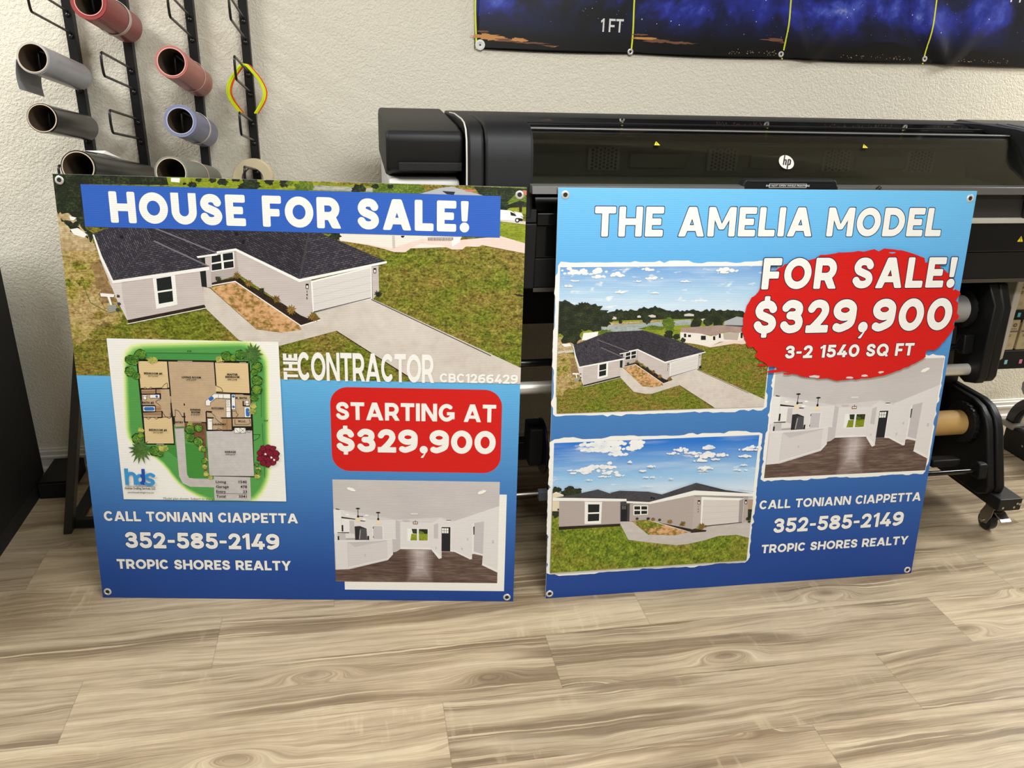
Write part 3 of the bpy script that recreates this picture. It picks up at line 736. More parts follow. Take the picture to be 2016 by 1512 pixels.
def interior(A, x0, y0, x1, y1):
    """living room photograph; artwork runs 0..1490 by 0..925 (down) inside the given rectangle"""
    def T(x, y): return (x0+(x-165)/1500*(x1-x0), y1-(y-120)/915*(y1-y0))
    A.clip = (x0, y0, x1, y1); W_s = (x1-x0)/1500
    P = lambda q, m: A.poly([T(*p) for p in q], m)
    L = lambda q, w, m: A.line([T(*p) for p in q], w*W_s, m)
    wl = solid('photo_wall', 212,206,204); wl2 = solid('photo_wall_lit', 222,217,214); wl3 = solid('photo_wall_dim', 196,190,190); tr = solid('photo_trim', 232,229,226)
    P([(160,100),(1700,100),(1700,1100),(160,1100)], speckle('photo_ceiling', [(.3, C(190,184,182)), (.7, C(206,200,197))], 6, 10))
    P([(190,375),(720,465),(1140,440),(1270,470),(1655,345),(1655,930),(1100,760),(170,930)], wl)
    P([(1265,470),(1670,330),(1670,940),(1520,860),(1265,745)], wl2)
    # floor
    P([(160,925),(290,920),(650,832),(700,760),(770,728),(1052,732),(1120,815),(1142,808),(1142,745),(1265,745),(1410,815),(1425,765),(1525,780),(1520,865),(1680,940),(1680,1100),(160,1100)], FLOORP)
    for k in range(7):
        t = k/6; g = 1-.75*t; w1, w2 = 190*g, 150*g; m = speckle('photo_floor_sheen_%d' % k, [(.3, C(*[int(p+(q-p)*(.12+.75*t)) for p, q in zip((66,50,44),(176,164,160))])), (.5, C(*[int(p+(q-p)*(.12+.75*t)) for p, q in zip((98,78,70),(196,186,182))])), (.7, C(*[int(p+(q-p)*(.12+.75*t)) for p, q in zip((140,118,108),(214,206,202))]))], 22, 170)
        P([(945-w1*.72,735),(945+w1*.72,735),(945+w1*.7,820),(945+w1*.62,900+20*(1-t)),(945+w2*.9,1060-150*t),(945-w2*.9,1060-150*t),(945-w1*.62,900+20*(1-t)),(945-w1*.7,820)], m)
    # back dining nook
    P([(725,468),(770,488),(770,728),(725,757)], wl3); P([(765,488),(1052,492),(1052,730),(765,728)], wl2)
    P([(765,714),(1052,716),(1052,732),(765,730)], tr)
    P([(828,540),(1022,542),(1022,658),(828,656)], tr)
    P([(836,545),(918,546),(918,650),(836,648)], solid('photo_window_light', 236,236,230)); P([(870,546),(918,546),(918,590),(880,586)], TREE); P([(868,590),(918,592),(918,650),(858,650)], GRASS_B)
    P([(936,546),(1016,547),(1016,650),(936,650)], TREE); P([(936,590),(1016,588),(1016,650),(936,650)], GRASS_B); P([(940,560),(975,570),(985,592),(940,590)], BUSH)
    # half wall with opening, front door
    P([(1052,492),(1142,440),(1145,806),(1120,815),(1055,735)], wl2); P([(1072,505),(1112,492),(1112,632),(1072,628)], wl3); P([(1055,722),(1142,790),(1145,808),(1120,816),(1055,738)], tr)
    P([(1142,455),(1265,482),(1265,745),(1142,745)], wl2); P([(1136,520),(1232,520),(1232,746),(1142,746)], tr)
    P([(1143,526),(1224,526),(1224,745),(1143,745)], solid('photo_front_door', 30,32,38))
    for i in range(3):
        for j in range(2): P([(1147+i*21,536+j*24),(1164+i*21,536+j*24),(1164+i*21,557+j*24),(1147+i*21,557+j*24)], WHITE)
    P([(1225,735),(1265,735),(1410,800),(1420,815),(1405,815),(1265,750),(1225,747)], tr)
    # hall opening on the right
    P([(1425,490),(1530,470),(1525,780),(1425,765)], wl3); P([(1425,490),(1440,487),(1440,765),(1425,770)], tr); P([(1432,520),(1445,515),(1445,590),(1435,592)], GREY_D)
    P([(1400,500),(1426,492),(1426,812),(1402,816)], wl2); P([(1440,745),(1525,768),(1525,782),(1440,762)], tr); P([(1402,795),(1426,790),(1426,814),(1402,817)], tr)
    P([(1525,850),(1670,915),(1670,938),(1518,868)], tr)
    for q in (((1375,625),(1388,622),(1388,642),(1375,645)), ((1608,640),(1624,638),(1624,668),(1608,668)), ((1326,710),(1338,712),(1338,732),(1326,730)), ((1088,705),(1098,708),(1098,728),(1088,724))): P(q, wl3)
    # kitchen
    P([(190,375),(235,385),(500,470),(725,468),(725,640),(165,665)], wl2)
    P([(235,445),(360,462),(360,470),(235,458)], BLACK); P([(405,475),(450,480),(450,486),(405,484)], BLACK); P([(188,372),(232,382),(210,386),(188,382)], GREY_D)
    P([(165,380),(232,388),(232,585),(165,600)], tr); P([(240,462),(305,470),(305,582),(240,578)], tr); P([(308,480),(350,480),(350,600),(308,590)], wl3)
    P([(235,520),(250,518),(250,575),(235,578)], BLACK); P([(195,585),(305,583),(300,592),(195,592)], GREY_D); P([(195,600),(268,592),(268,655),(195,655)], wl3); P([(196,620),(210,618),(210,655),(196,655)], BLACK)
    P([(270,638),(355,635),(355,650),(270,652)], solid('photo_counter', 168,162,160))
    P([(352,530),(400,526),(460,548),(465,650),(355,652)], solid('photo_fridge', 42,42,46)); P([(400,545),(460,552),(462,648),(388,650)], solid('photo_fridge_door', 78,78,82)); P([(400,560),(408,562),(398,645),(390,645)], solid('photo_handle', 168,166,168)); P([(466,615),(482,612),(482,650),(466,650)], BLACK)
    P([(512,516),(614,518),(614,640),(512,640)], tr); P([(520,523),(605,525),(605,640),(520,640)], wl3); P([(517,530),(523,530),(523,548),(517,548)], BLACK); P([(517,615),(523,615),(523,630),(517,630)], BLACK)
    # island
    P([(170,655),(500,652),(690,635),(728,632),(728,645),(650,652),(370,672),(170,672)], solid('photo_island_top', 226,222,220)); P([(690,640),(726,642),(728,755),(698,760)], wl3)
    P([(170,668),(285,672),(285,920),(172,925)], wl2); P([(285,672),(645,655),(650,832),(285,922)], wl); P([(285,672),(645,656),(350,715)], wl3); P([(645,655),(692,642),(698,780),(650,832)], wl2)
    L([(285,905),(650,818),(696,768)], 9, tr); P([(436,780),(450,778),(450,800),(436,802)], wl3); L([(285,675),(285,918)], 3, wl3)
    # lamps
    disc = lambda x, y, rx, ry, m: P([(x+rx*cos(2*pi*i/18), y+ry*sin(2*pi*i/18)) for i in range(18)], m)
    lamp = solid('photo_lamp', 246,242,230)
    P([(290,188),(310,186),(345,192),(370,212),(365,222),(335,218),(300,206)], lamp); P([(1465,222),(1480,205),(1520,192),(1545,196),(1540,208),(1505,226),(1475,230)], lamp)
    for x, y in ((290,427),(463,430),(442,466)): disc(x, y, 18, 7, lamp)
    for x, yt, yb in ((386,370,450),(568,404,472)):
        disc(x, yt, 20, 6, BLACK); L([(x,yt),(x,yb)], 5, BLACK); disc(x, yb-8, 9, 14, BLACK)
        P([(x-16,yb),(x+16,yb),(x+22,yb+36),(x-22,yb+36)], solid('photo_pendant', 236,216,176))
    L([(395,440),(432,440)], 6, BLACK)
    P([(862,403),(928,403),(928,418),(862,418)], wl2); L([(862,403),(928,403),(928,418),(862,418)], 2, wl3, ); disc(820, 472, 34, 6, wl3)
    bz = solid('photo_bronze', 120,92,60); L([(904,468),(904,482)], 5, bz); P([(882,480),(926,480),(926,502),(882,502)], bz)
    for i in (0, 1): P([(888+i*18,486),(902+i*18,486),(902+i*18,496),(888+i*18,496)], lamp)
    disc(1207, 468, 20, 12, lamp); disc(1207, 464, 24, 4, GREY_D)
    A.clip = None
    return T

def grommet(parent, x, y):
    A = MB(); A.lathe([(.0058, -.0045), (.0058, .0012), (.0066, .0022), (.0095, .0020), (.0112, .0008), (.0112, .0002), (.0058, -.0045)], 32, Matrix.Translation((x, y, 0)))
    g = A.build('grommet', plain('nickel', C(226, 222, 214), .30, .45), parent, 0, 50)
    B = MB(); B.lathe([(0, .0006), (.0058, .0006)], 24, Matrix.Translation((x, y, 0)))
    B.build('eyelet_hole', plain('eyelet_dark', C(34, 32, 30), .8), g, 0, 0)
    return g
def sign_base(k, label, stops, grom):
    o, a, up, n = sign_frame(k)
    M = Matrix(((a.x, up.x, n.x, o.x), (a.y, up.y, n.y, o.y), (a.z, up.z, n.z, o.z), (0, 0, 0, 1)))
    t = thing('real_estate_sign', label, 'sign', mat=M)
    b = MB(); b.box(0, SHEET, 0, SHEET, -.0045, -.0001)
    b.build('plastic_sheet', plain('fluted_plastic', C(228, 232, 236), .5), t, 0, 0)
    A = Art(z=.00002)
    A.rect(0, 0, SHEET, SHEET, vertical_ink('print_blue_%s' % 'ab'[k], stops))
    A.build('printed_background', t)
    for x, y in grom: grommet(t, x, y)
    return t

# ---------- sign 1
S1 = sign_base(0, 'square blue sign headed HOUSE FOR SALE with aerial house photo and floor plan', [(0, (26,66,140)), (.10, (30,74,150)), (.26, (52,104,172)), (.42, (74,136,196)), (.60, (90,164,216)), (.69, (100,178,226)), (1.2192, (100,178,226))],
               [(.0155, 1.2037), (1.201, 1.1995), (1.200, .0142), (.0157, .0196)])
A = Art(z=.0002); A.clip = (0, .684, SHEET, SHEET); aerial(A, False)
A.clip = None; AZ = A.z; A.build('aerial_photo', S1)
A = Art(z=AZ+.00005); A.rect(.0683, 1.0873, 1.1515, 1.195, solid('print_header_blue', 50,96,186))
A.text('HOUSE FOR SALE!', .1365, 1.0705, 1.0995, .0800, WHITE, .262, .055, .115)
A.build('header_strip', S1)
A = Art(z=AZ+.00005)
A.text('CONTRACTOR', .6029, .9778, .6816, .0812, WHITE, .20, .0, .055)
# THE, turned to read upwards
B_ = Art(z=A.z); B_.text('THE', 0, .0745, 0, .0395, WHITE, .26, .0, .09); A.raw([(.6035-p[1], .683+p[0]) for p in B_.v], B_.f, WHITE)
A.text('CBC1266429', .9942, 1.2119, .6838, .0266, WHITE, .225, .02, .075)
A.build('builder_name', S1)
A = Art(z=.0001); A.rect(.6886, .4142, 1.170, .6649, solid('print_badge_edge', 150,120,150), .050); A.rect(.6892, .4148, 1.1694, .6643, solid('print_red', 208,26,22), .050)
A.text('STARTING AT', .7040, 1.1535, .5688, .0522, WHITE, .225, .02, .085)
A.text('$329,900', .7026, 1.1545, .4728, .0702, WHITE, .245, .03, .085)
A.build('price_badge', S1)
ring = solid('print_letter_edge', 40,62,110)
for part, txt, xa, xb, yb, cap, w in (('name_line', 'CALL TONIANN CIAPPETTA', .030, .5847, .2484, .0312, .225), ('phone_line', '352-585-2149', .083, .5273, .1632, .0508, .228), ('agency_line', 'TROPIC SHORES REALTY', .052, .5584, .0956, .0312, .235)):
    A = Art(z=.0001); A.text(txt, xa, xb, yb, cap, WHITE, w, .03, .085, .035, ring); A.build(part, S1)
A = Art(z=.0001); A.rect(.7145, .0345, 1.1905, .3485, WHITE); A.build('white_backing', S1)
A = Art(z=.0002); interior(A, .688, .0612, 1.1693, .3880); A.build('interior_photo', S1)

# floor plan
A = Art(z=AZ+.00005); A.rect(.0925, .3177, .5540, .7897, WHITE)
P = lambda q, m: A.poly([AP(*p) for p in q], m)
def glow(pts, d, steps):
    for i, c in enumerate(steps):
        k = d*(1-i/(len(steps)-1)); q = [AP(*p) for p in pts]; cx = sum(p[0] for p in q)/len(q); cy = sum(p[1] for p in q)/len(q)
        A.poly(rounded([(cx+(x-cx)*(1+k), cy+(y-cy)*(1+k)) for x, y in q], .05), solid('plan_glow_%d' % i, *c))
A.clip = (.0925, .3177, .5540, .7897)
STEPS = [(240,240,230),(236,240,204),(224,234,166),(192,222,132),(150,200,104),(112,180,88),(84,156,76)]
glow([(270,170),(1280,140),(1420,260),(1440,1250),(1320,1440),(1000,1440),(730,1320),(560,1080),(300,960),(280,560)], .10,
     [tuple(int(a+(b-a)*(k/4)) for a, b in zip(p, q)) for p, q in zip(STEPS, STEPS[1:]) for k in range(4)]+[STEPS[-1]])
A.clip = None
GREENP = solid('plan_lawn', 66,140,58); P([(560,985),(760,960),(960,990),(960,1255),(775,1258),(700,1100)], GREENP)
P([(380,190),(1300,190),(1300,250),(380,246)], solid('plan_grass_strip', 70,146,72))
WALK = speckle('plan_paving', [(.3, C(186,180,176)), (.7, C(204,198,194))], 60)
P([(668,830),(745,830),(772,1225),(790,1255),(850,1262),(1000,1265),(1005,1335),(800,1330),(735,1300),(705,1240)], WALK)
P([(1000,1240),(1308,1245),(1316,1448),(1005,1442)], WALK)
P([(750,785),(930,785),(940,1240),(915,1240),(915,1000),(870,920),(750,860)], speckle('plan_mulch', [(.3, C(96,60,40)), (.7, C(140,96,70))], 120))
TAN = speckle('plan_tile', [(.3, C(184,158,126)), (.7, C(200,174,142))], 60); BEIGE = solid('plan_carpet', 220,194,146)
# walls then rooms
P([(340,245),(1305,262),(1335,820),(1345,1250),(960,1240),(935,850),(930,790),(760,785),(660,800),(670,975),(410,972)], BLACK)
P([(356,262),(604,266),(628,492),(378,495)], BEIGE); P([(612,266),(1000,272),(1018,520),(1140,535),(1155,745),(935,780),(760,775),(655,740),(632,560),(628,492)], TAN)
P([(1010,275),(1290,280),(1304,534),(1018,526)], BEIGE)
P([(404,744),(642,740),(660,962),(420,962)], BEIGE); P([(384,505),(628,500),(640,735),(402,738)], TAN)
P([(935,690),(1155,690),(1160,845),(940,845)], TAN); P([(1148,545),(1308,545),(1318,815),(1160,815)], TAN)
P([(668,740),(748,735),(752,820),(672,822)], TAN)
P([(938,858),(1160,852),(1325,852),(1342,1240),(962,1236)], WALK)
for q in (((450,248),(512,250),(512,262),(450,262)), ((692,256),(818,258),(818,268),(692,268)), ((1020,264),(1080,265),(1080,277),(1020,276)), ((1218,268),(1275,268),(1275,278),(1218,278)), ((512,962),(575,962),(575,974),(512,974)), ((780,776),(895,776),(895,788),(780,788)), ((380,590),(392,590),(394,635),(382,635)), ((1312,570),(1322,570),(1324,640),(1314,640))): P(q, GREY_D); 
for q in (((450,252),(512,253),(512,259),(450,259)), ((692,259),(818,261),(818,266),(692,265)), ((1020,268),(1080,269),(1080,274),(1020,273)), ((1218,271),(1275,271),(1275,276),(1218,276)), ((512,966),(575,966),(575,971),(512,971)), ((780,779),(895,779),(895,785),(780,785))): P(q, TAN)
lw = .0022
def Ls(*lines, w=lw, m=BLACK):
    for q in lines: A.line([AP(*p) for p in ([q[0]]+spline(q[1:]) if len(q) == 4 and w == .0011 else q)], w, m)
Ls([(606,264),(632,560)], [(380,495),(400,495)], [(470,495),(560,492)], [(606,492),(630,492)], [(378,542),(545,540),(546,585)], [(508,500),(510,540)], [(395,695),(560,690),(560,740),(520,742)], [(502,640),(504,695)], [(384,640),(500,640)],
   [(636,618),(642,740)], [(650,735),(672,735)], [(730,735),(760,735)], [(748,622),(750,640)], [(748,700),(752,785)], [(1004,272),(1018,470)], [(1020,530),(1310,540)], [(1145,540),(1158,850)], [(935,690),(985,692)], [(935,690),(940,850)], [(940,742),(1000,744)], [(1060,745),(1330,745)], [(940,850),(1020,850)], [(1075,852),(1160,852)], [(1250,600),(1250,640),(1310,642)], [(1250,545),(1310,548)], w=.0034)
Ls([(400,495),(415,482),(432,495)], [(448,495),(465,482),(482,495)], [(420,740),(445,755),(468,740)], [(490,740),(512,755),(535,740)], [(556,492),(575,465),(603,448),(606,492)], [(545,640),(505,610),(520,595),(546,590)], [(565,695),(585,730),(628,748),(630,700)], [(672,735),(672,675),(705,690),(730,735)], [(1020,522),(1078,520),(1060,490),(1020,472)], [(1075,850),(1040,830),(1020,850)], [(1010,742),(1040,775),(1068,790)], [(1158,688),(1190,685),(1190,700),(1208,715),(1190,738)], [(1180,755),(1180,800),(1300,798),(1300,755)], [(1330,885),(1392,885),(1380,915),(1340,938)], [(945,695),(980,700),(1015,735)], w=.0011)
CASE = solid('plan_closet', 170,134,96)
for q in (((388,510),(502,510),(502,538),(388,538)), ((404,700),(552,700),(552,722),(404,722)), ((1070,752),(1150,752),(1150,846),(1070,846)), ((512,505),(545,505),(548,535),(514,535)), ((507,645),(550,645),(552,690),(508,690))): P(q, CASE)
Ls([(404,711),(552,711)], [(388,524),(502,524)], [(1112,752),(1112,846)], [(507,668),(551,668)], w=.0008)
WHT = WHITE; TUB = solid('plan_water', 54,108,182)
for q in (((400,645),(500,645),(502,688),(402,688)), ((1258,652),(1308,652),(1312,740),(1262,740)), ((456,546),(540,546),(540,575),(456,575)), ((395,550),(432,550),(430,562),(396,562)), ((1150,545),(1180,545),(1184,672),(1152,672)), ((1272,625),(1300,625),(1300,640),(1272,640)), ((930,600),(975,565),(1000,540),(1140,542),(1142,580),(1020,575),(970,615),(970,640),(932,640)), ((1104,590),(1140,590),(1144,740),(1106,740)), ((948,750),(986,750),(988,845),(950,845)), ((1175,828),(1270,828),(1270,872),(1175,872))): P(q, WHT); Ls(list(q)+[q[0]], w=.0008)
for q in (((406,652),(494,652),(496,682),(408,682)), ((1270,662),(1304,662),(1306,732),(1274,732)), ((950,582),(985,556),(1006,580),(972,606))): A.poly(rounded([AP(*p) for p in q], .006), TUB)
for x, y, r in ((415,575,15),(1282,610,16)): p = AP(x, y); A.poly(blob(*p, r/3200, r/3200, 16, 0), WHT); A.line([(p[0]+r/3200*cos(t*pi/8), p[1]+r/3200*sin(t*pi/8)) for t in range(16)], .0008, BLACK, True)
for x, y, r in ((515,562,11),(1166,562,12),(1168,650,12)): p = AP(x, y); A.poly(blob(*p, r/3200, r/3200, 16, 0), TUB)
for x, y, r in ((1120,605,9),(1120,630,9),(1298,852,18)): p = AP(x, y); A.line([(p[0]+r/3200*cos(t*pi/8), p[1]+r/3200*sin(t*pi/8)) for t in range(16)], .0007, BLACK, True)
Ls([(1175,828),(1220,872)], [(1222,828),(1222,872)], [(1224,830),(1268,870)], [(1268,830),(1224,870)], [(960,770),(985,770)], [(1106,650),(1142,650)], [(1106,690),(1144,690)], [(1040,545),(1040,580)], [(1080,545),(1080,580)], [(668,822),(748,818)], [(670,832),(750,828)], w=.0008)
Ls([(430,190),(1080,198)], [(1402,420),(1405,740)], [(1412,790),(1435,1255)], w=.0007)
# planting
BG = speckle('plan_shrub', [(.35, C(28,66,22)), (.5, C(70,124,40)), (.66, C(166,186,70))], 320); DG = solid('plan_shrub_edge', 24,58,24); FL = speckle('plan_flowers', [(.4, C(110,130,50)), (.6, C(214,206,110))], 400)
for x, y, r in ((465,250,30),(500,248,24),(1040,245,26),(1075,240,26),(1325,690,30),(1335,640,28),(380,850,28),(560,1010,34),(590,1000,26),(930,1100,20),(925,1160,22),(935,1220,24),(1370,1240,24),(1380,1180,22),(900,1000,30),(800,800,26),(970,1250,20)): p = AP(x, y); A.poly(blob(*p, r/3200, r/3200, 20, .4), FL)
for x, y, r in ((378,205,46),(288,250,40),(335,240,34),(288,350,44),(340,385,34),(325,270,30),(1108,220,44),(1165,235,30),(1225,205,42),(1370,310,44),(1345,355,30),(1368,425,46),(1365,505,44),(1345,570,34),(350,920,46),(380,890,30),(495,1025,44),(545,1050,28),(800,845,44),(870,830,36),(800,910,40),(870,945,42),(915,1010,26),(920,1110,24),(1378,1200,26),(1365,1140,20)):
    p = AP(x, y); k = r/3200; A.poly(blob(p[0], p[1], k*1.06, k*1.06, 18, .16), DG); A.poly(blob(p[0], p[1], k*.94, k*.94, 18, .2), BG)
for x, y, L in ((1330,200,100),(378,1015,110)):
    for i in range(15):
        t = 2*pi*i/15+R.uniform(-.1,.1); l = L*R.uniform(.8,1.1); c, s_ = cos(t), sin(t)
        P([(x,y),(x+l*.45*c-14*s_,y+l*.45*s_+14*c),(x+l*c,y+l*s_+8),(x+l*.45*c+14*s_,y+l*.45*s_-14*c)], speckle('plan_palm', [(.35, C(34,62,30)), (.6, C(90,130,60))], 300))
for i in range(20):
    t = 2*pi*i/20; rr = (30, 72)[i % 2]; p = AP(1462+rr*cos(t), 1064+rr*sin(t)); A.poly(blob(*p, .0095, .0095, 14, .25), solid('plan_red_edge', 70,8,24)); A.poly(blob(*p, .0080, .0080, 14, .3), solid('plan_red', 128,18,46))
for x, y in ((1440,1050),(1490,1080),(1515,1100)): p = AP(x, y); A.poly(blob(*p, .003, .003, 10, .4), WHITE)
def tx(s, x, y, size, al='CENTER', b=.05, m=BLACK, sx=1.0): p = AP(x, y); A.small(s, p[0], p[1], size/3200, m, al, b, sx)
for s_, x, y in (('BEDROOM #2', 487, 372), ('LIVING ROOM', 812, 405), ('MASTER', 1160, 380), ('BEDROOM', 1160, 402), ('BATH #2', 444, 620), ('M. BATH', 1235, 580), ('KITCHEN', 1035, 668), ('DINING', 846, 680), ('ROOM', 848, 702), ('LAUNDRY', 1050, 804), ('W.I.C.', 1242, 778), ('ENTRY', 705, 786), ('BEDROOM #3', 528, 852), ('GARAGE', 1142, 1038)): tx(s_, x, y, 15, sx=1.1)
for s_, x, y in (('12\'1"x12\'2"', 487, 393), ('19\'3"x15\'9"', 812, 426), ('14\'0"x13\'8"', 1160, 424), ('8\'10"x9\'2"', 848, 722), ('12\'1"x12\'0"', 528, 873), ('19\'9"x21\'3"', 1142, 1060), ('47\'8"', 795, 182), ('53\'8"', 1448, 772)): tx(s_, x, y, 13, b=.02)
for i, (s_, n_) in enumerate((('Living', '1540'), ('Garage', '478'), ('Entry', '23'), ('Total', '2041'))):
    y = 1295+i*41; tx(s_, 1018+i*2, y, 24, 'LEFT', .02, sx=1.12); tx(n_, 1283+i*2, y+2, 24, 'RIGHT', .02, sx=1.12)
Ls([(1022,1383),(1284,1388)], w=.0010)
tx('Model plan shown. Subject to change', 573, 1434, 20, 'LEFT', .0, sx=1.08)
# drafting firm's mark
HB1 = solid('plan_logo_light', 60,148,210); HB2 = solid('plan_logo_dark', 28,80,168)
def st(pts, w, m): 
    v, f = union(stroke([AP(*p) for p in pts], w/3200)); A.raw(v, f, m)
st([(256,1172),(268,1312)], 17, HB1); st([(268,1262)]+[(300-34*cos(radians(a_))*1.0, 1250-36*sin(radians(a_))) for a_ in range(10, 180, 12)]+[(338,1312)], 15, HB1)
st([(376+30*cos(2*pi*i/24), 1266+34*sin(2*pi*i/24)) for i in range(25)], 15, HB1); st([(400,1176),(410,1312)], 15, HB2); st([(376+30*cos(2*pi*i/24), 1266+34*sin(2*pi*i/24)) for i in range(-5, 6)], 15, HB2)
st(spline([(494,1236),(465,1222),(432,1234),(440,1260),(478,1274),(488,1296),(460,1308),(420,1300)]), 14, HB1)
Ls([(254,1322),(502,1326)], w=.0010)
tx('Holmes Drafting Services, LLC', 378, 1350, 22, b=.02, sx=.66); tx('www.HolmesDraftingServices.com', 382, 1382, 13, b=.02, sx=.86)
A.build('floor_plan', S1)

# ---------- sign 2
S2 = sign_base(1, 'square blue sign headed THE AMELIA MODEL with three photos and a red price oval', [(0, (26,66,142)), (.10, (28,70,148)), (.28, (42,92,164)), (.55, (68,124,186)), (.78, (80,146,206)), (1.0, (98,174,228)), (1.2192, (112,190,236))],
               [(.019, 1.2007), (1.2009, 1.1988), (1.203, .0131), (.0118, .0156)])
A = Art(z=.0001)
A.text('THE AMELIA MODEL', .1015, 1.1255, 1.0915, .0800, WHITE, .245, .045, .115, .026, NAVY)
A.build('title_lettering', S2)
PX0, PY0, PX1, PY1 = .0115, .594, .640, 1.010
A = Art(z=.0001); A.poly(brushed(PX0-.006, PY0-.007, PX1+.003, PY1+.008, .007), WHITE)
A.clip = (PX0, PY0, PX1, PY1); A.tf = lambda p: (p[0]*AK+AX, p[1]*AK+AY); A.inv = lambda p: ((p[0]-AX)/AK, (p[1]-AY)/AK)
aerial(A, True); TOP = A.z; A.build('aerial_photo', S2)
A = Art(z=.0001); A.poly(brushed(.6670-.004, .3615-.006, 1.2075-.001, .7300+.006, .006), WHITE); interior(A, .6672, .3630, 1.2063, .7285); TOP = max(TOP, A.z); A.build('interior_photo', S2)

# front photograph
FX0, FY0, FX1, FY1 = .0105, .0885, .6370, .5040
A = Art(z=.0001); A.poly(brushed(FX0-.006, FY0-.007, FX1+.006, FY1+.008, .007), WHITE)
A.clip = (FX0, FY0, FX1, FY1)
P = lambda q, m: A.poly([BF(*p) for p in q], m)
P([(0,100),(1900,80),(1900,700),(0,700)], sky_ink('print_sky_front', (40,118,206), (150,196,232), .285, .49, .60))
CLD = speckle('print_cumulus', [(.34, C(214,222,228)), (.5, C(240,240,238))], 40)
for x, y, rx, ry in ((440,180,120,44),(560,220,150,50),(640,260,90,34),(420,230,100,30),(600,170,110,50),(790,165,70,36),(760,210,70,34),(800,190,40,40),
                     (420,390,130,40),(520,360,120,36),(340,410,100,24),(570,410,90,24),(650,430,50,16),(280,392,60,14),(530,440,60,16),
                     (1150,225,70,26),(1080,255,60,16),(1240,250,80,24),(1370,205,50,34),(1340,270,90,40),(1300,310,60,22),(1470,265,70,24),(1420,300,50,16),(1680,220,90,22),(1660,275,60,20),(1340,370,70,24),(1320,392,50,14),(1620,385,70,14),(840,392,36,14),(732,322,20,14),(880,442,60,12),(905,356,36,14),(1640,345,40,12),(1730,200,50,20),(400,466,40,8),(870,515,60,8),(1060,455,30,8)):
    BF.k = 1/2700; cloud(A, x, y, rx, ry, CLD, BF)
P([(80,740),(1900,720),(1900,1300),(0,1300)], GRASS_F)
for x, y, r in ((140,545,40),(260,560,60),(310,560,40),(210,570,40),(140,735,50),(115,560,40)): p = BF(x, y); A.poly(blob(p[0], p[1], r/3000, r/3000*.8, 20, .4), TREE)
P([(100,580),(140,562),(200,585),(200,715),(100,715)], solid('print_cream_house', 226,212,180)); P([(100,580),(140,560),(200,585),(140,570)], WHITE); P([(150,695),(170,695),(170,712),(150,712)], GREY_D)
P([(1660,620),(1760,620),(1760,700),(1660,700)], solid('print_tan_house', 176,150,124)); P([(1660,700),(1760,700),(1760,780),(1660,790)], TREE); A.line([BF(1600,545), BF(1760,560)], .0006, GREY_D)
# paths
P([(645,800),(745,795),(880,905),(1090,910),(1220,880),(1350,840),(1600,800),(1760,805),(1760,940),(1690,930),(1590,905),(1440,915),(1330,950),(1200,978),(1110,988),(960,975),(720,945)], speckle('print_front_paving', [(.3, C(186,178,172)), (.7, C(204,196,190))], 40, 90))
P([(750,798),(880,785),(1000,822),(1220,882),(1080,910),(900,905),(840,860)], SAND); P([(770,805),(880,795),(1010,825),(960,842),(860,860)], GRASS_F)
P([(870,785),(960,795),(1240,855),(1350,868),(1340,880),(1220,890),(1000,822)], MULCH); A.line([BF(880,786), BF(1005,822), BF(1222,886)], .0016, WHITE)
# walls
P([(165,625),(660,628),(655,832),(160,865)], WALLS); P([(160,840),(655,815),(655,835),(160,866)], MULCH)
P([(655,640),(760,640),(755,798),(655,798)], GREY_D); P([(660,668),(712,668),(708,796),(658,796)], solid('print_front_door', 24,26,32))
for i in range(3): P([(668+i*12,672),(676+i*12,672),(676+i*12,700),(668+i*12,700)], solid('print_door_lite', 96,100,104))
P([(732,655),(760,655),(752,796),(728,796)], WALLS); P([(755,650),(892,650),(890,780),(752,795)], WALLS)
P([(890,655),(1250,585),(1232,860),(885,790)], WALLS); P([(1250,582),(1312,582),(1300,838),(1232,862)], solid('print_front_wall_lit', 186,174,168)); P([(1640,590),(1682,590),(1678,800),(1632,805)], WALLS)
P([(1250,575),(1680,588),(1680,606),(1250,602)], solid('print_soffit', 160,150,146))
P([(1308,600),(1650,612),(1636,806),(1298,842)], WHITE); P([(1322,624),(1612,628),(1604,806),(1308,836)], solid('print_front_garage', 212,205,199)); P([(1612,628),(1648,614),(1634,806),(1604,808)], solid('print_soffit', 160,150,146))
for k in (1, 2, 3): A.line([BF(1320-3*k, 624+53*k), BF(1612-2*k, 628+44*k)], .0010, solid('print_garage_seam', 196,190,184))
P([(1308,834),(1634,802),(1634,808),(1306,842)], GREY_D)
P([(370,640),(508,642),(500,816),(368,818)], WHITE); P([(396,660),(488,660),(486,722),(396,726)], GLASSP); P([(395,738),(486,735),(484,792),(394,797)], GLASSP); P([(368,638),(512,640),(508,654),(370,654)], WHITE)
P([(760,668),(878,668),(876,742),(760,748)], WHITE)
for q in (((768,676),(814,676),(814,702),(768,702)), ((824,676),(870,676),(870,702),(824,702)), ((768,712),(814,712),(814,740),(768,742)), ((824,712),(870,712),(870,736),(824,738))): P(q, GLASSP)
for x, y in ((1287,645),(1664,642)): P([(x-10,y-18),(x+10,y-18),(x+10,y+16),(x-10,y+16)], BLACK); P([(x-5,y-6),(x+5,y-6),(x+5,y+12),(x-5,y+12)], WHITE)
for i, ch in enumerate('145'): p = BF(1280, 684+20*i); A.small(ch, p[0], p[1], .0045, BLACK, 'CENTER', .03)
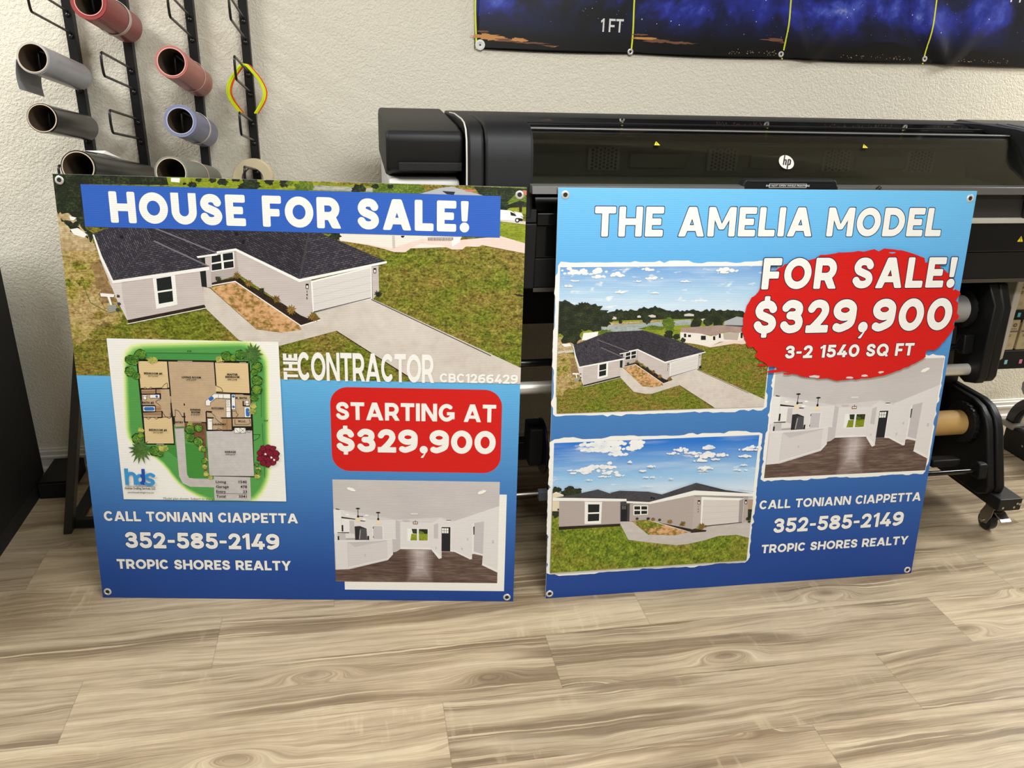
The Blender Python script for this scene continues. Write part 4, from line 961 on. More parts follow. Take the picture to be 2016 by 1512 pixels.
# roofs
P([(570,568),(650,550),(880,558),(990,580),(890,645),(700,645)], ROOF_F); P([(110,610),(290,580),(475,540),(580,575),(705,618)], ROOF_F); P([(885,645),(990,580),(1265,487),(1500,545),(1730,575),(1250,555)], ROOF_F)
P([(1265,487),(1500,545),(1725,575),(1480,562),(1290,500)], solid('print_roof_shade', 56,55,60))
P([(105,606),(705,616),(705,636),(105,632)], WHITE); P([(705,634),(890,642),(890,656),(705,650)], WHITE); P([(885,642),(1250,548),(1725,574),(1725,596),(1250,586),(890,658)], WHITE)
for x, y in ((905,608),(925,612)): p = BF(x, y); A.poly(blob(*p, .0035, .0035, 10, .2), BLACK)
for x, y, r, m in ((790,775,18,TREE),(880,775,20,TREE),(918,780,24,SHRUB),(970,785,18,TREE),(1052,798,30,SHRUB),(1155,818,34,SHRUB),(1308,838,44,SHRUB),(1680,775,26,TREE),(205,852,12,TREE),(295,846,10,TREE),(430,840,10,TREE),(600,825,10,TREE),(1690,800,16,TREE)):
    p = BF(x, y); A.poly(blob(p[0], p[1], r/3000, r/3000*.9, 22, .3, .4), m)
TOP = max(TOP, A.z); A.build('front_photo', S2)

# red brush-stroke oval and its lettering
A = Art(z=TOP+.00005)
cx, cy, rx, ry = .8835, .8655, .3345, .1915
pts = []
lvl = 0
for i in range(150):
    t = 2*pi*i/150
    if R.random() < .3: lvl = R.choice((0, 0, .005, -.006, .009))
    lean = .14*sin(t)   # the stroke is a little slanted
    k = lvl+R.uniform(-.002, .002)
    pts.append((cx+(rx+k)*cos(t)*(abs(cos(t))**-.06 if abs(cos(t)) > .05 else 1)+lean*.10, cy+(ry+k)*sin(t)))
A.poly(pts, solid('print_red', 208,26,22))
for x, y, l, h in ((.66,.702,.05,.004),(.70,.694,.03,.003),(.79,.683,.035,.004),(.90,.676,.025,.003),(.95,.681,.02,.004),(1.00,.690,.02,.003),(1.195,.94,.006,.004),(.62,.722,.03,.003),(.98,1.046,.018,.002),(.83,1.050,.03,.002)):
    A.poly(blob(x, y, l/2, h, 14, .5), solid('print_red', 208,26,22) if x < .705 else solid('photo_wall', 212,206,204) if y < .73 else solid('print_sky_gap', 96,172,226))
A.text('FOR SALE!', .592, 1.1935, .9440, .0885, WHITE, .245, .045, .12, .026, NAVY)
A.text('$329,900', .5800, 1.2020, .8155, .0975, WHITE, .245, .04, .12, .024, NAVY)
A.text('3-2 1540 SQ FT', .687, 1.096, .7400, .0385, WHITE, .23, .03, .11, .04, NAVY)
A.build('price_oval', S2)
for part, txt, xa, xb, yb, cap, w in (('name_line', 'CALL TONIANN CIAPPETTA', .6625, 1.2075, .2588, .0298, .215), ('phone_line', '352-585-2149', .7175, 1.1585, .1752, .0492, .22), ('agency_line', 'TROPIC SHORES REALTY', .6855, 1.1880, .1068, .0296, .225)):
    A = Art(z=.0001); A.text(txt, xa, xb, yb, cap, WHITE, w, .03, .10, .035, ring); A.build(part, S2)

# ------------------------------------------------------------------ solid things
def part(mb, name, mats, root, bevel=0, smooth=40, seg=3, parent=None, label=None):
    """geometry given in room coordinates; becomes a child of root (or of another part of root)"""
    o = Vector(root.location); mb.v = [(x-o.x, y-o.y, z-o.z) for x, y, z in mb.v]
    ob = mb.build(name, mats, parent or root, bevel, smooth, seg)
    return tag(ob, label)
SATIN = plain('black_satin_plastic', C(21, 21, 22), .55, 0, .35, .25)
MATT = plain('black_matt_plastic', C(19, 19, 19), .62, 0, .3)
DARK = plain('black_gear_plastic', C(13, 13, 13), .5, 0, .3)
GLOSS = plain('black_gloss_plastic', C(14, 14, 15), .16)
DEEP = plain('black_inner_plastic', C(15, 15, 16), .7)
GREYP = plain('grey_satin_panel', C(52, 51, 50), .40, 0, .5)
LGREY = plain('light_grey_plastic', C(204, 200, 193), .5)
ALU = plain('brushed_aluminium', C(222, 216, 204), .34, .45)
CHROME = plain('chrome', C(190, 188, 182), .25, 1.0)
YELL = plain('warning_yellow', C(236, 214, 40), .4)
PWHITE = plain('white_label', C(232, 230, 222), .5)
PBLACK = plain('label_black', C(24, 24, 24), .5)
BLACKM = plain('black_powder_coat', C(17, 17, 17), .45, 0, .4)

def flat_part(name, A, root, M, parent=None, label=None):
    ob = A.build(name, parent or root); ob.matrix_local = Matrix.Translation(-Vector(root.location)) @ M 
    return tag(ob, label)
def plane_frame(p, xa, ya):
    xa = Vector(xa).normalized(); ya = Vector(ya).normalized(); n = xa.cross(ya)
    return Matrix(((xa.x, ya.x, n.x, p[0]), (xa.y, ya.y, n.y, p[1]), (xa.z, ya.z, n.z, p[2]), (0, 0, 0, 1)))
def warning_triangle(name, root, p, xa, ya, h=.013, parent=None):
    A = Art(z=.0003, step=.0001); A.poly(rounded([(-h*.62,-h*.5),(h*.62,-h*.5),(0,h*.56)], h*.12), PBLACK); A.poly(rounded([(-h*.50,-h*.43),(h*.50,-h*.43),(0,h*.42)], h*.08), YELL)
    A.poly([(-h*.05,-h*.16),(h*.05,-h*.16),(h*.06,h*.2),(-h*.06,h*.2)], PBLACK); A.poly(blob(0, -h*.28, h*.06, h*.06, 10, 0), PBLACK)
    return flat_part(name, A, root, plane_frame(p, xa, ya), parent)
def hp_mark(A, r, disc, ink_):
    A.poly([(r*cos(2*pi*i/40), r*sin(2*pi*i/40)) for i in range(40)], disc)
    sl = .34; q = lambda x, y: (x+sl*y, y)
    for pts in ([q(-.36*r,-.42*r), q(-.36*r,1.0*r)], [q(-.36*r,.18*r), q(-.28*r,.30*r), q(-.10*r,.32*r), q(-.06*r,.2*r), q(-.06*r,-.42*r)],
                [q(.22*r,-1.0*r), q(.22*r,.40*r)], [q(.22*r,.34*r), q(.42*r,.34*r), q(.52*r,.24*r), q(.52*r,-.26*r), q(.42*r,-.36*r), q(.22*r,-.36*r)]):
        v, f = union(stroke(pts, r*.085)); v = [p if (p[0]**2+p[1]**2)**.5 < r else (p[0]*r*.99/((p[0]**2+p[1]**2)**.5), p[1]*r*.99/((p[0]**2+p[1]**2)**.5)) for p in v]
        A.raw(v, f, ink_)

# ---------- the wide printer behind the signs
PR = thing('wide_format_printer', 'long black wide-format printer with a smoked window behind the two signs', 'printer', (1.28, 2.45, 0))
b = MB(); b.prism([(2.44,.93),(2.80,.93),(2.80,1.325),(2.765,1.352),(2.50,1.358),(2.44,1.352)], .30, 2.20, 'x'); part(b, 'rear_housing', SATIN, PR, .006)
b = MB(); b.box(.30, 2.02, 2.80, 2.985, .72, 1.31); part(b, 'rear_light_blocker', MATT, PR, .006)  # unseen box, added to keep lamp light off the wall behind
b = MB(); b.prism([(2.275,1.330),(2.49,1.3585),(2.49,1.345),(2.275,1.316)], .465, 2.0, 'x'); part(b, 'top_cover', plain('cover_gloss', C(10, 10, 12), .035), PR, .002)
b = MB(); b.box(.465, 2.0, 2.395, 2.40, 1.3485, 1.3535, Matrix.Rotation(0, 4, 'X')); part(b, 'cover_hinge', MATT, PR, .001)
# inside, seen through the window
IN1 = plain('printer_inside_grey', C(176, 182, 172), .6); IN2 = plain('printer_inside_dark', C(136, 143, 134), .65)
b = MB(); b.box(.47, 1.99, 2.425, 2.44, 1.20, 1.32); rp = part(b, 'inner_back_panel', IN2, PR)
b = MB(); b.box(.47, 1.99, 2.36, 2.425, 1.295, 1.318); part(b, 'carriage_rail', IN1, PR, .004)
b = MB(); b.box(.47, 1.99, 2.19, 2.425, 1.185, 1.20); part(b, 'platen', IN2, PR)
for x in (.69, 1.07, 1.455, 1.75):
    b = MB(); b.box(x, x+.10, 2.410, 2.425, 1.215, 1.283); fp = part(b, 'fan_housing', IN1, PR, .004)
    b = MB()
    for i in range(7):
        for j in range(6):
            cx_, cz_ = x+.014+.012*i, 1.222+.0105*j+(.005 if i % 2 else 0)
            b.prism([(cx_+.0042*cos(k*pi/3), cz_+.0042*sin(k*pi/3)) for k in range(6)], 2.4085, 2.410, 'y')
    part(b, 'fan_grille', DEEP, PR, 0, 0, 3, fp)
for x in (.82, 1.21, 1.57):
    b = MB(); b.box(x, x+.18, 2.405, 2.425, 1.225, 1.265); part(b, 'inner_cover', IN2, PR, .003)
# smoked window
s = SH('smoked_window'); s.t.nodes.remove(s.b)
tr_ = s.n('BsdfTransparent', {'Color': C(196, 198, 192)}); gl = s.n('BsdfGlossy', {'Color': (.9, .9, .9, 1), 'Roughness': .06})
fr = s.n('LayerWeight', {'Blend': .32}); k_ = s.math('MULTIPLY_ADD', fr.outputs[0], .45, .02)
mx = s.n('MixShader', {0: k_, 1: tr_.outputs[0], 2: gl.outputs[0]}); s.t.links.new(mx.outputs[0], s.t.nodes['Material Output'].inputs[0])
SMOKE = s.m
wp = [(2.285,1.3435),(2.262,1.334),(2.235,1.312),(2.205,1.278),(2.178,1.243),(2.158,1.214)]
b = MB(); b.prism(wp+[(y+.0035, z-.002) for y, z in wp[::-1]], .462, 1.992, 'x'); win = part(b, 'window_panel', SMOKE, PR, 0, 60)
b = MB(); b.box(.462, 1.992, 2.280, 2.289, 1.3435, 1.3475); part(b, 'window_top_edge', plain('window_edge_grey', C(128, 126, 120), .35), PR, .001, 40, 2, win)
b = MB(); b.prism([(2.158,1.2155),(2.124,1.2145),(2.119,1.194),(2.165,1.192)], .462, 1.06, 'x'); b.prism([(2.158,1.2155),(2.124,1.2145),(2.119,1.194),(2.165,1.192)], 1.345, 1.992, 'x')
part(b, 'window_bottom_rail', plain('rail_grey', C(92, 90, 86), .35), PR, .001, 40, 2, win)
b = MB(); b.prism([(1.052,1.194),(1.353,1.194),(1.340,1.228),(1.334,1.2325),(1.068,1.2325),(1.062,1.228)], 2.130, 2.160, 'y'); hd = part(b, 'window_handle', SATIN, PR, .003)
b = MB(); b.box(1.075, 1.33, 2.1285, 2.1305, 1.2250, 1.2300); part(b, 'grip_recess', DEEP, PR, .001, 40, 2, hd)
A = Art(z=.0004, step=.0001); A.rect(-.057, -.0055, .057, .0055, PWHITE, .001); A.rect(-.0558, -.0044, .0558, .0044, PBLACK, .0008); A.small('DO NOT OPEN WHILE PRINTING', 0, -.0022, .0046, PWHITE, 'CENTER', .02, 1.28)
flat_part('warning_label', A, PR, plane_frame((1.1925, 2.1298, 1.2165), (1, 0, 0), (0, 0, 1)), hd)
A = Art(z=.0006, step=.00015); hp_mark(A, .0228, plain('badge_silver', C(214, 210, 200), .35), PBLACK)
flat_part('logo_badge', A, PR, plane_frame((1.214, 2.1975, 1.2715), (1, 0, 0), (0, .64, .77)))
warning_triangle('warning_sticker', PR, (.835, 2.2362, 1.3145), (1, 0, 0), (0, .775, .63), .0175); warning_triangle('warning_sticker', PR, (1.475, 2.2362, 1.3145), (1, 0, 0), (0, .775, .63), .0175)
b = MB(); b.tube([(1.462,2.124,1.209),(1.468,2.118,1.219),(1.474,2.116,1.214),(1.468,2.116,1.208),(1.464,2.117,1.202),(1.470,2.118,1.197)], .0017, 8); part(b, 'wire_clip', MATT, PR, 0, 60)
# end caps and shrouds
def cap_profile(d): return [(2.215,1.236),(2.205,1.25),(2.200,1.325),(2.212,1.340),(2.30,1.349),(2.74,1.358),(2.79,1.340),(2.79,1.215),(2.30,1.215)]
b = MB(); b.prism(cap_profile(0), .088, .288, 'x'); ec = part(b, 'end_cap', SATIN, PR, .018, 40, 4)
b = MB(); b.prism([(2.199,1.240),(2.1985,1.262),(2.215,1.262),(2.215,1.240)], .120, .286, 'x'); part(b, 'cap_recess', DEEP, PR, .002, 40, 2, ec)
b = MB(); b.prism([(2.216,.95),(2.216,1.205),(2.226,1.216),(2.78,1.216),(2.78,.95)], .094, .282, 'x'); part(b, 'end_base', LGREY, PR, .012, 40, 3)
sp = [(2.150,1.120),(2.157,1.21),(2.163,1.275),(2.172,1.322),(2.190,1.347),(2.225,1.361),(2.28,1.3655),(2.44,1.3665),(2.56,1.360),(2.56,1.120)]
b = MB(); b.prism(sp, .296, .340, 'x'); part(b, 'shroud_edge', SATIN, PR, .008)
b = MB(); b.prism(sp, .342, .472, 'x'); part(b, 'side_shroud', SATIN, PR, .008)
b = MB(); b.prism([(2.150,1.112),(2.1535,1.148),(2.40,1.148),(2.40,1.112)], .296, .484, 'x'); part(b, 'shroud_block', SATIN, PR, .003)
b = MB(); b.prism([(2.158,.925),(2.152,1.110),(2.40,1.110),(2.40,.925)], .296, .486, 'x'); part(b, 'side_panel', SATIN, PR, .004)
b = MB(); b.prism(sp, 1.996, 2.15, 'x'); part(b, 'side_shroud', SATIN, PR, .008)
b = MB(); b.tube([(.2935, y, z+.001) for y, z in sp[1:9]], .0022, 8); part(b, 'shroud_bead', LGREY, PR, 0, 60)
b = MB(); b.prism(cap_profile(0), 2.155, 2.50, 'x'); part(b, 'end_cap', GREYP, PR, .018, 40, 4)
for x in (2.02, 2.06):
    b = MB(); b.tube([(x,2.152,1.262),(x,2.172,1.311),(x+.01,2.21,1.347),(x+.02,2.28,1.3665),(x+.05,2.44,1.3685)], .0022, 8); part(b, 'shroud_bead', plain('window_edge_grey', C(128, 126, 120), .35), PR, 0, 60)
# front panels
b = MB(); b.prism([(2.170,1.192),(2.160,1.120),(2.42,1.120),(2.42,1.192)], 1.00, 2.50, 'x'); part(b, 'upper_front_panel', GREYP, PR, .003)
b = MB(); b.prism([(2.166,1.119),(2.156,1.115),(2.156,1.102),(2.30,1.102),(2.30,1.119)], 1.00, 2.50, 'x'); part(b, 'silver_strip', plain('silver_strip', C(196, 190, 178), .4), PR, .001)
b = MB(); b.prism([(2.215,1.192),(2.185,1.136),(2.158,1.136),(2.156,1.104),(2.42,1.104),(2.42,1.192)], .487, .998, 'x'); part(b, 'shaded_front_panel', GLOSS, PR, .002)  # left stretch of the front panel, black in place of the signs' shade
b = MB(); b.prism([(2.168,1.101),(2.164,1.0125),(2.42,1.0125),(2.42,1.101)], .487, 2.50, 'x'); fpn = part(b, 'front_drawer', GLOSS, PR, .0025)
b = MB(); b.prism([(2.166,1.010),(2.170,.925),(2.42,.918),(2.42,1.010)], .487, 2.50, 'x'); part(b, 'lower_front_panel', MATT, PR, .003)
b = MB(); b.prism([(2.172,.924),(2.172,.912),(2.42,.905),(2.42,.917)], .487, 2.50, 'x'); part(b, 'under_lip', plain('lip_brown', C(70, 62, 52), .6), PR)
warning_triangle('warning_sticker', PR, (2.022, 2.1655, 1.052), (1, 0, 0), (0, .04, 1), .021)
# loading gear under the body
b = MB(); b.box(.20, 2.19, 2.52, 2.56, .70, .92); b.box(.20, 2.19, 2.42, 2.52, .905, .92); part(b, 'back_plate', DEEP, PR)
b = MB(); b.box(.205, .235, 2.24, 2.985, .16, .925); part(b, 'side_light_blocker', BLACKM, PR, .003)  # unseen panel added to stop lamp light leaking in under the body
b = MB(); b.box(.24, .30, 2.42, 2.56, .15, .92); part(b, 'stand_leg', BLACKM, PR, .004)
b = MB(); b.box(2.10, 2.195, 2.46, 2.56, .15, .92); part(b, 'stand_leg', BLACKM, PR, .004)
b = MB(); b.box(.30, 2.10, 2.50, 2.55, .20, .27); part(b, 'stand_crossbar', BLACKM, PR, .004)
b = MB(); b.prism([(2.14,.60),(2.15,.575),(2.20,.560),(2.25,.575),(2.27,.60),(2.30,.75),(2.34,.90),(2.20,.90),(2.155,.84)], 1.985, 2.018, 'x'); part(b, 'roll_arm', DARK, PR, .005)
b = MB(); b.prism([(2.145,.60),(2.155,.578),(2.20,.565),(2.25,.58),(2.27,.60),(2.30,.75),(2.34,.90),(2.20,.90),(2.16,.83)], 2.021, 2.058, 'x'); part(b, 'roll_arm_cover', DARK, PR, .008)
b = MB(); b.prism([(2.19,.665),(2.215,.66),(2.235,.69),(2.225,.722),(2.20,.728)], 1.945, 1.984, 'x'); part(b, 'brake_lever', DARK, PR, .005)
b = MB(); b.tube([(.30,2.23,.675),(1.945,2.23,.675)], .011, 16); part(b, 'guide_rod', GLOSS, PR, 0, 60)
b = MB(); b.box(1.55, 1.90, 2.26, 2.30, .69, .715); part(b, 'cutter_housing', DARK, PR, .006)
b = MB(); b.tube([(.30,2.20,.606),(2.045,2.20,.606)], .0195, 24); part(b, 'tension_bar', ALU, PR, .004, 60)
hubM = lambda x: Matrix(((0, 0, 1, x), (1, 0, 0, 2.27), (0, 1, 0, .795), (0, 0, 0, 1)))
b = MB(); b.lathe([(0,0),(.062,0),(.062,.012),(.05,.016),(.05,.05),(0,.05)], 36, hubM(1.966)); hub = part(b, 'spindle_hub', MATT, PR, 0, 40)
b = MB()
for i in range(14):
    t = 2*pi*i/14; b.box(-.006, .006, .049, .057, .014, .05, hubM(1.966) @ Matrix.Rotation(t, 4, 'Z'))
part(b, 'hub_ridges', DARK, PR, .001, 40, 2, hub)
# take-up side plate, reel flange, feet
tp = [(2.175,.132),(2.135,.155),(2.132,.18),(2.205,.37),(2.225,.405),(2.265,.435),(2.31,.4465),(2.55,.4465),(2.55,.132)]
b = MB(); b.prism(tp, 2.172, 2.205, 'x'); part(b, 'take_up_plate', DARK, PR, .008)
b = MB(); b.prism([(y+.004, z-.003) for y, z in tp], 2.140, 2.1695, 'x'); part(b, 'take_up_cover', DARK, PR, .008)
th = lambda x: Matrix(((0, 0, 1, x), (1, 0, 0, 2.315), (0, 1, 0, .350), (0, 0, 0, 1)))
b = MB(); b.lathe([(0,0),(.074,0),(.074,.02),(0,.02)], 40, th(2.118)); kn = part(b, 'take_up_knob', MATT, PR, .002, 40)
b = MB()
for i in range(22): b.box(-.0055, .0055, .070, .0765, .002, .020, th(2.118) @ Matrix.Rotation(2*pi*i/22, 4, 'Z'))
part(b, 'knob_ridges', DARK, PR, .001, 40, 2, kn)
b = MB(); b.prism([(2.15,.205),(2.19,.200),(2.205,.235),(2.185,.262),(2.16,.258)], 2.105, 2.138, 'x'); part(b, 'brake_lever', DARK, PR, .005)
b = MB(); b.tube([(.58,2.18,.225),(2.105,2.18,.225)], .009, 14); part(b, 'guide_rod', GLOSS, PR, 0, 60)
b = MB(); b.box(1.95, 2.06, 2.20, 2.24, .235, .262); part(b, 'sensor_housing', DARK, PR, .005)
b = MB(); b.lathe([(0,0),(.092,0),(.092,.008),(0,.008)], 48, th(.566)); part(b, 'reel_flange', plain('flange_blue_black', C(28, 32, 56), .3), PR, .002, 40)
b = MB(); b.box(.52, .566, 2.27, 2.36, .30, .43); part(b, 'reel_motor', DEEP, PR, .006)
b = MB(); b.box(.536, .566, 2.175, 2.20, .225, .258); part(b, 'rod_clip', plain('clip_grey', C(120, 126, 140), .4), PR, .003)
b = MB(); b.tube([(.31,2.19,.246),(.536,2.19,.246)], .004, 10); part(b, 'rod_end', ALU, PR, 0, 60)
for x0, x1 in ((2.160, 2.250), (.19, .28)):
    b = MB(); b.box(x0, x1, 2.09, 2.84, .107, .154); fb = part(b, 'foot_beam', BLACKM, PR, .004)
    for dx, z in ((.018,.121), (.062,.121), (.072,.135), (.082,.132)):
        b = MB(); b.lathe([(0,-.002),(.0045,-.002),(.0045,0),(0,0)], 12, along((x0+dx, 2.0895, z), (0, -1, 0))); part(b, 'screw_head', CHROME, PR, 0, 40, 3, fb)
    for y in (2.14, 2.78):
        cx_ = (x0+x1)/2-.012
        b = MB(); b.lathe([(0,0),(.022,0),(.032,.004),(.0335,.012),(.0335,.022),(.032,.030),(.022,.034),(0,.034)], 36, along((cx_-.017, y+.012, .0337), (1, 0, 0))); wh = part(b, 'caster_wheel', plain('caster_rubber', C(20, 20, 20), .35), PR, 0, 40)
        b = MB(); b.lathe([(0,-.006),(.006,-.006),(.006,.046),(0,.046)], 14, along((cx_-.020, y+.012, .0337), (1, 0, 0))); part(b, 'axle', CHROME, PR, 0, 40, 3, wh)
        b = MB()
        for sx in (-.0215, .0185): b.prism([(y-.006,.030),(y+.028,.026),(y+.034,.060),(y+.018,.098),(y-.022,.098),(y-.020,.07)], cx_+sx, cx_+sx+.003, 'x')
        b.box(cx_-.0215, cx_+.0215, y-.024, y+.02, .096, .1005); b.lathe([(0,0),(.02,0),(.02,.006),(0,.006)], 24, Matrix.Translation((cx_, y, .1005)))
        part(b, 'caster_fork', plain('caster_steel', C(150, 146, 138), .3, 1.0), PR, .001, 40, 2)
        b = MB(); b.prism([(y-.022,.082),(y-.06,.066),(y-.062,.070),(y-.026,.088),(y-.01,.088)], cx_-.016, cx_+.026, 'x'); part(b, 'brake_pedal', CHROME, PR, .0015)
# ink bay
b = MB(); b.prism([(2.355,.915),(2.355,.575),(2.362,.565),(2.40,.565),(2.40,.915)], 2.236, 2.262, 'x'); part(b, 'ink_bay_frame', LGREY, PR, .004)
b = MB(); b.box(2.236, 2.50, 2.49, 2.56, .515, .915); b.box(2.262, 2.50, 2.385, 2.49, .715, .742); b.box(2.262, 2.50, 2.385, 2.49, .520, .590); b.box(2.262, 2.50, 2.40, 2.49, .692, .716); part(b, 'ink_bay', MATT, PR, .003)
for i, (x, z, c) in enumerate(((2.300, .728, (80,196,204)), (2.300, .548, (150,206,216)), (2.362, .548, (222,130,170)))):
    b = MB(); b.box(x, x+.012, 2.3835, 2.385, z-.008, z+.008); part(b, 'colour_tag', plain('tag_colour_%d' % i, C(*c), .5), PR, .0005, 40, 1)

BEIGE_C = plain('cartridge_card', C(196, 178, 140), .6)
def cartridge(x, z0, z1, label):
    t = thing('ink_cartridge', label, 'ink cartridge', (x, 2.40, z0), 'ink cartridges in the printer bay')
    b = MB(); b.box(x, x+.045, 2.395, 2.49, z0, z1); part(b, 'carton', BEIGE_C, t, .003)
    h = z1-z0
    A = Art(z=.0004, step=.0001); A.rect(.002, h*.60, .043, h*.65, plain('carton_grey', C(104, 106, 108), .6)); A.rect(.012, h*.70, .036, h*.715, PBLACK)
    A.rect(.012, h*.50, .021, h*.515, PBLACK); A.rect(.010, h*.46, .019, h*.475, PBLACK)
    A.poly(blob(.024, h*.18, .0075, .0075, 20, 0), plain('carton_ring', C(182, 164, 128), .6))
    flat_part('printed_marks', A, t, plane_frame((x, 2.395, z0), (1, 0, 0), (0, 0, 1)))
    A = Art(z=.0006, step=.0001); hp_mark(A, .0078, plain('carton_brown', C(60, 48, 44), .6), BEIGE_C)
    flat_part('logo', A, t, plane_frame((x+.025, 2.395, z0+h*.83), (1, 0, 0), (0, 0, 1)))
cartridge(2.287, .742, .875, 'beige ink cartridge on the upper shelf of the bay, next to the pale frame')
cartridge(2.343, .742, .875, 'beige ink cartridge on the upper shelf of the bay, second from the pale frame')
cartridge(2.287, .590, .705, 'beige ink cartridge on the lower shelf, right against the pale frame above a blue tag')
cartridge(2.343, .590, .705, 'beige ink cartridge on the lower shelf above the pink tag')

# media on the printer
def rod_thing(name, label, cat, x0, x1, y, z, ro, ri, mat, inner):
    t = thing(name, label, cat, (x0, y, z))
    M = Matrix(((0, 0, 1, x0), (1, 0, 0, y), (0, 1, 0, z), (0, 0, 0, 1))); L = x1-x0
    b = MB(); b.lathe([(ri,0),(ro-.001,0),(ro,.001),(ro,L-.001),(ro-.001,L),(ri,L),(ri,0)], 40, M); part(b, inner[0], mat, t, 0, 40)
    b = MB(); b.lathe([(ri-.0035,-.001),(ri,-.001),(ri,L+.001),(ri-.0035,L+.001),(ri-.0035,-.001)], 40, M); part(b, inner[1], plain('core_board', C(150, 124, 90), .8), t, 0, 40)
    return t
rod_thing('media_roll', 'roll of grey-white banner media on the printer\'s upper spindle, beside the red oval', 'media roll', .62, 1.966, 2.27, .795, .0455, .040, plain('banner_vinyl', C(172, 168, 163), .5), ('media', 'core'))
rod_thing('cardboard_tube', 'brown cardboard tube on the printer\'s lower take-up reel', 'cardboard tube', .575, 2.118, 2.315, .350, .0445, .040, plain('kraft_board', C(194, 154, 92), .6), ('tube', 'inner_ply'))

# ---------- wall rack: four posts with wire hooks
POSTS = (-.8500, -.6865, -.4890, -.3245); LEVELS = (1.735, 1.5755, 1.4140, 1.2575, 1.0990)
HOOKM = plain('black_wire', C(22, 21, 20), .3)
SIDE = ('first rack post from the left, nearest the black cabinet', 'second rack post from the left, under the dark red roll', 'third rack post from the left, with the salmon and lavender rolls', 'fourth rack post from the left, holding the neon headbands')
def hook_path(x, z):
    pts = [(x, 2.986, z+.031)]
    pts += [(x, 2.672, z+.083)]+[(x, 2.672-.012*sin(t), z+.083-.012+.012*cos(t)) for t in (.4, .8, 1.2, 1.5)]
    pts += [(x, 2.657, z+.050)]+[(x, 2.660+.014*(1-cos(t)), z+.035-.016*sin(t)) for t in (.3, .8, 1.2, 1.5)]
    return pts+[(x, 2.986, z-.031)]
for i, x in enumerate(POSTS):
    t = thing('roll_rack_post', 'black metal '+SIDE[i], 'wall rack', (x, 3.0, .95), 'wall rack posts with wire hooks')
    b = MB(); b.box(x-.0135, x+.0135, 2.986, 3.02, .95, 2.02); part(b, 'post', BLACKM, t, .001, 40, 2)
    for z in LEVELS:
        b = MB(); b.tube(hook_path(x, z), .0038, 10); hk = part(b, 'wire_hook', HOOKM, t, 0, 60)
        for dz in (.020, -.042):
            b = MB(); b.lathe([(0,.004),(.005,.0035),(.0075,.001),(.0075,0)], 14, along((x, 2.986, z+dz), (0, -1, 0))); part(b, 'weld_button', HOOKM, t, 0, 60, 3, hk)
# ---------- rolls hung on the hooks
CORE = plain('roll_core_brown', C(92, 74, 56), .7); CORE_L = plain('roll_core_rim', C(206, 186, 160), .7)
def vinyl_roll(label, front, rear, ro, ri, film, rim=None, band=None, name='vinyl_roll', cat='vinyl roll'):
    f, r = Vector(front), Vector(rear); L = (r-f).length; M = along(f, r-f)
    t = thing(name, label, cat, front, 'vinyl rolls hung on the wall rack')
    rc = ri+.0025
    b = MB(); b.lathe([(rc,0),(ro-.0006,0),(ro,.0006),(ro,L),(rc,L),(rc,0)], 56, M); fm = part(b, 'film', film, t, 0, 40)
    b = MB(); b.lathe([(ri,-.0012),(rc,-.0012),(rc,L+.001),(ri,L+.001)], 56, M)
    b.mat = 1; b.lathe([(ri,-.0012),(ri,L+.001)], 56, M); part(b, 'core', [rim or CORE_L, CORE], t, 0, 40)
    # loose edge of the film
    e = MB(); w = [(ro+.0004+.0014*max(0, (k-6)/8.0), radians(150+k*7)) for k in range(15)]
    vs = [(q*cos(a), q*sin(a), z) for z in (.001, L-.001) for q, a in w]; vs += [((q+.0007)*cos(a), (q+.0007)*sin(a), z) for z in (.001, L-.001) for q, a in w]
    n = len(w); fs = []
    for k in range(n-1): fs += [(k, k+1, n+k+1, n+k), (2*n+k, 3*n+k, 3*n+k+1, 2*n+k+1), (k, 2*n+k, 2*n+k+1, k+1), (n+k, n+k+1, 3*n+k+1, 3*n+k)]
    fs += [(n-1, 3*n-1, 4*n-1, 2*n-1), (0, n, 3*n, 2*n)]
    e.add(vs, fs, M); part(e, 'film_edge', film, t, 0, 40, 3, fm)
    if band:
        z0, w_, m = band; b = MB(); b.lathe([(ro+.0020,z0),(ro+.0032,z0+.001),(ro+.0032,z0+w_-.001),(ro+.0020,z0+w_),(ro+.0020,z0)], 56, M); part(b, 'paper_band', m, t, 0, 40)
    return t, M
BAND = plain('paper_band', C(214, 200, 190), .6)
vinyl_roll('dark red vinyl roll at the very top, cut off by the photo edge', (-.6865,2.618,1.626), (-.678,2.965,1.568), .0470, .0345, plain('dark_red_vinyl', C(150, 62, 60), .4), plain('red_rim', C(222, 150, 142), .6), (.205, .022, BAND))
tg, Mg = vinyl_roll('silver-grey vinyl roll with a loose perforated sheet hanging down', (-.850,2.612,1.4785), (-.845,2.965,1.418), .0415, .0360, plain('silver_vinyl', C(176, 176, 180), .35), CORE_L)
vs = []; n = 9
for k in range(n):
    t = k/(n-1); a = radians(178); x = -.850-.0425-.006*sin(t*pi*.9)-.004*t; z = 1.4785-.004-.078*t
    vs += [(x, 2.613, z), (x+.001, 2.800, z-.032)]
vs += [(x-.0006, y, z) for x, y, z in vs]
fs = []
for k in range(n-1): a = 2*k; o_ = 2*n; fs += [(a, a+2, a+3, a+1), (o_+a, o_+a+1, o_+a+3, o_+a+2), (a, o_+a, o_+a+2, a+2), (a+1, a+3, o_+a+3, o_+a+1)]
fs += [(0, 1, 2*n+1, 2*n), (2*n-2, 4*n-2, 4*n-1, 2*n-1)]
b = MB(); b.add(vs, fs); sh = part(b, 'hanging_sheet', plain('silver_backing', C(158, 158, 158), .4), tg, 0, 40)
b = MB()
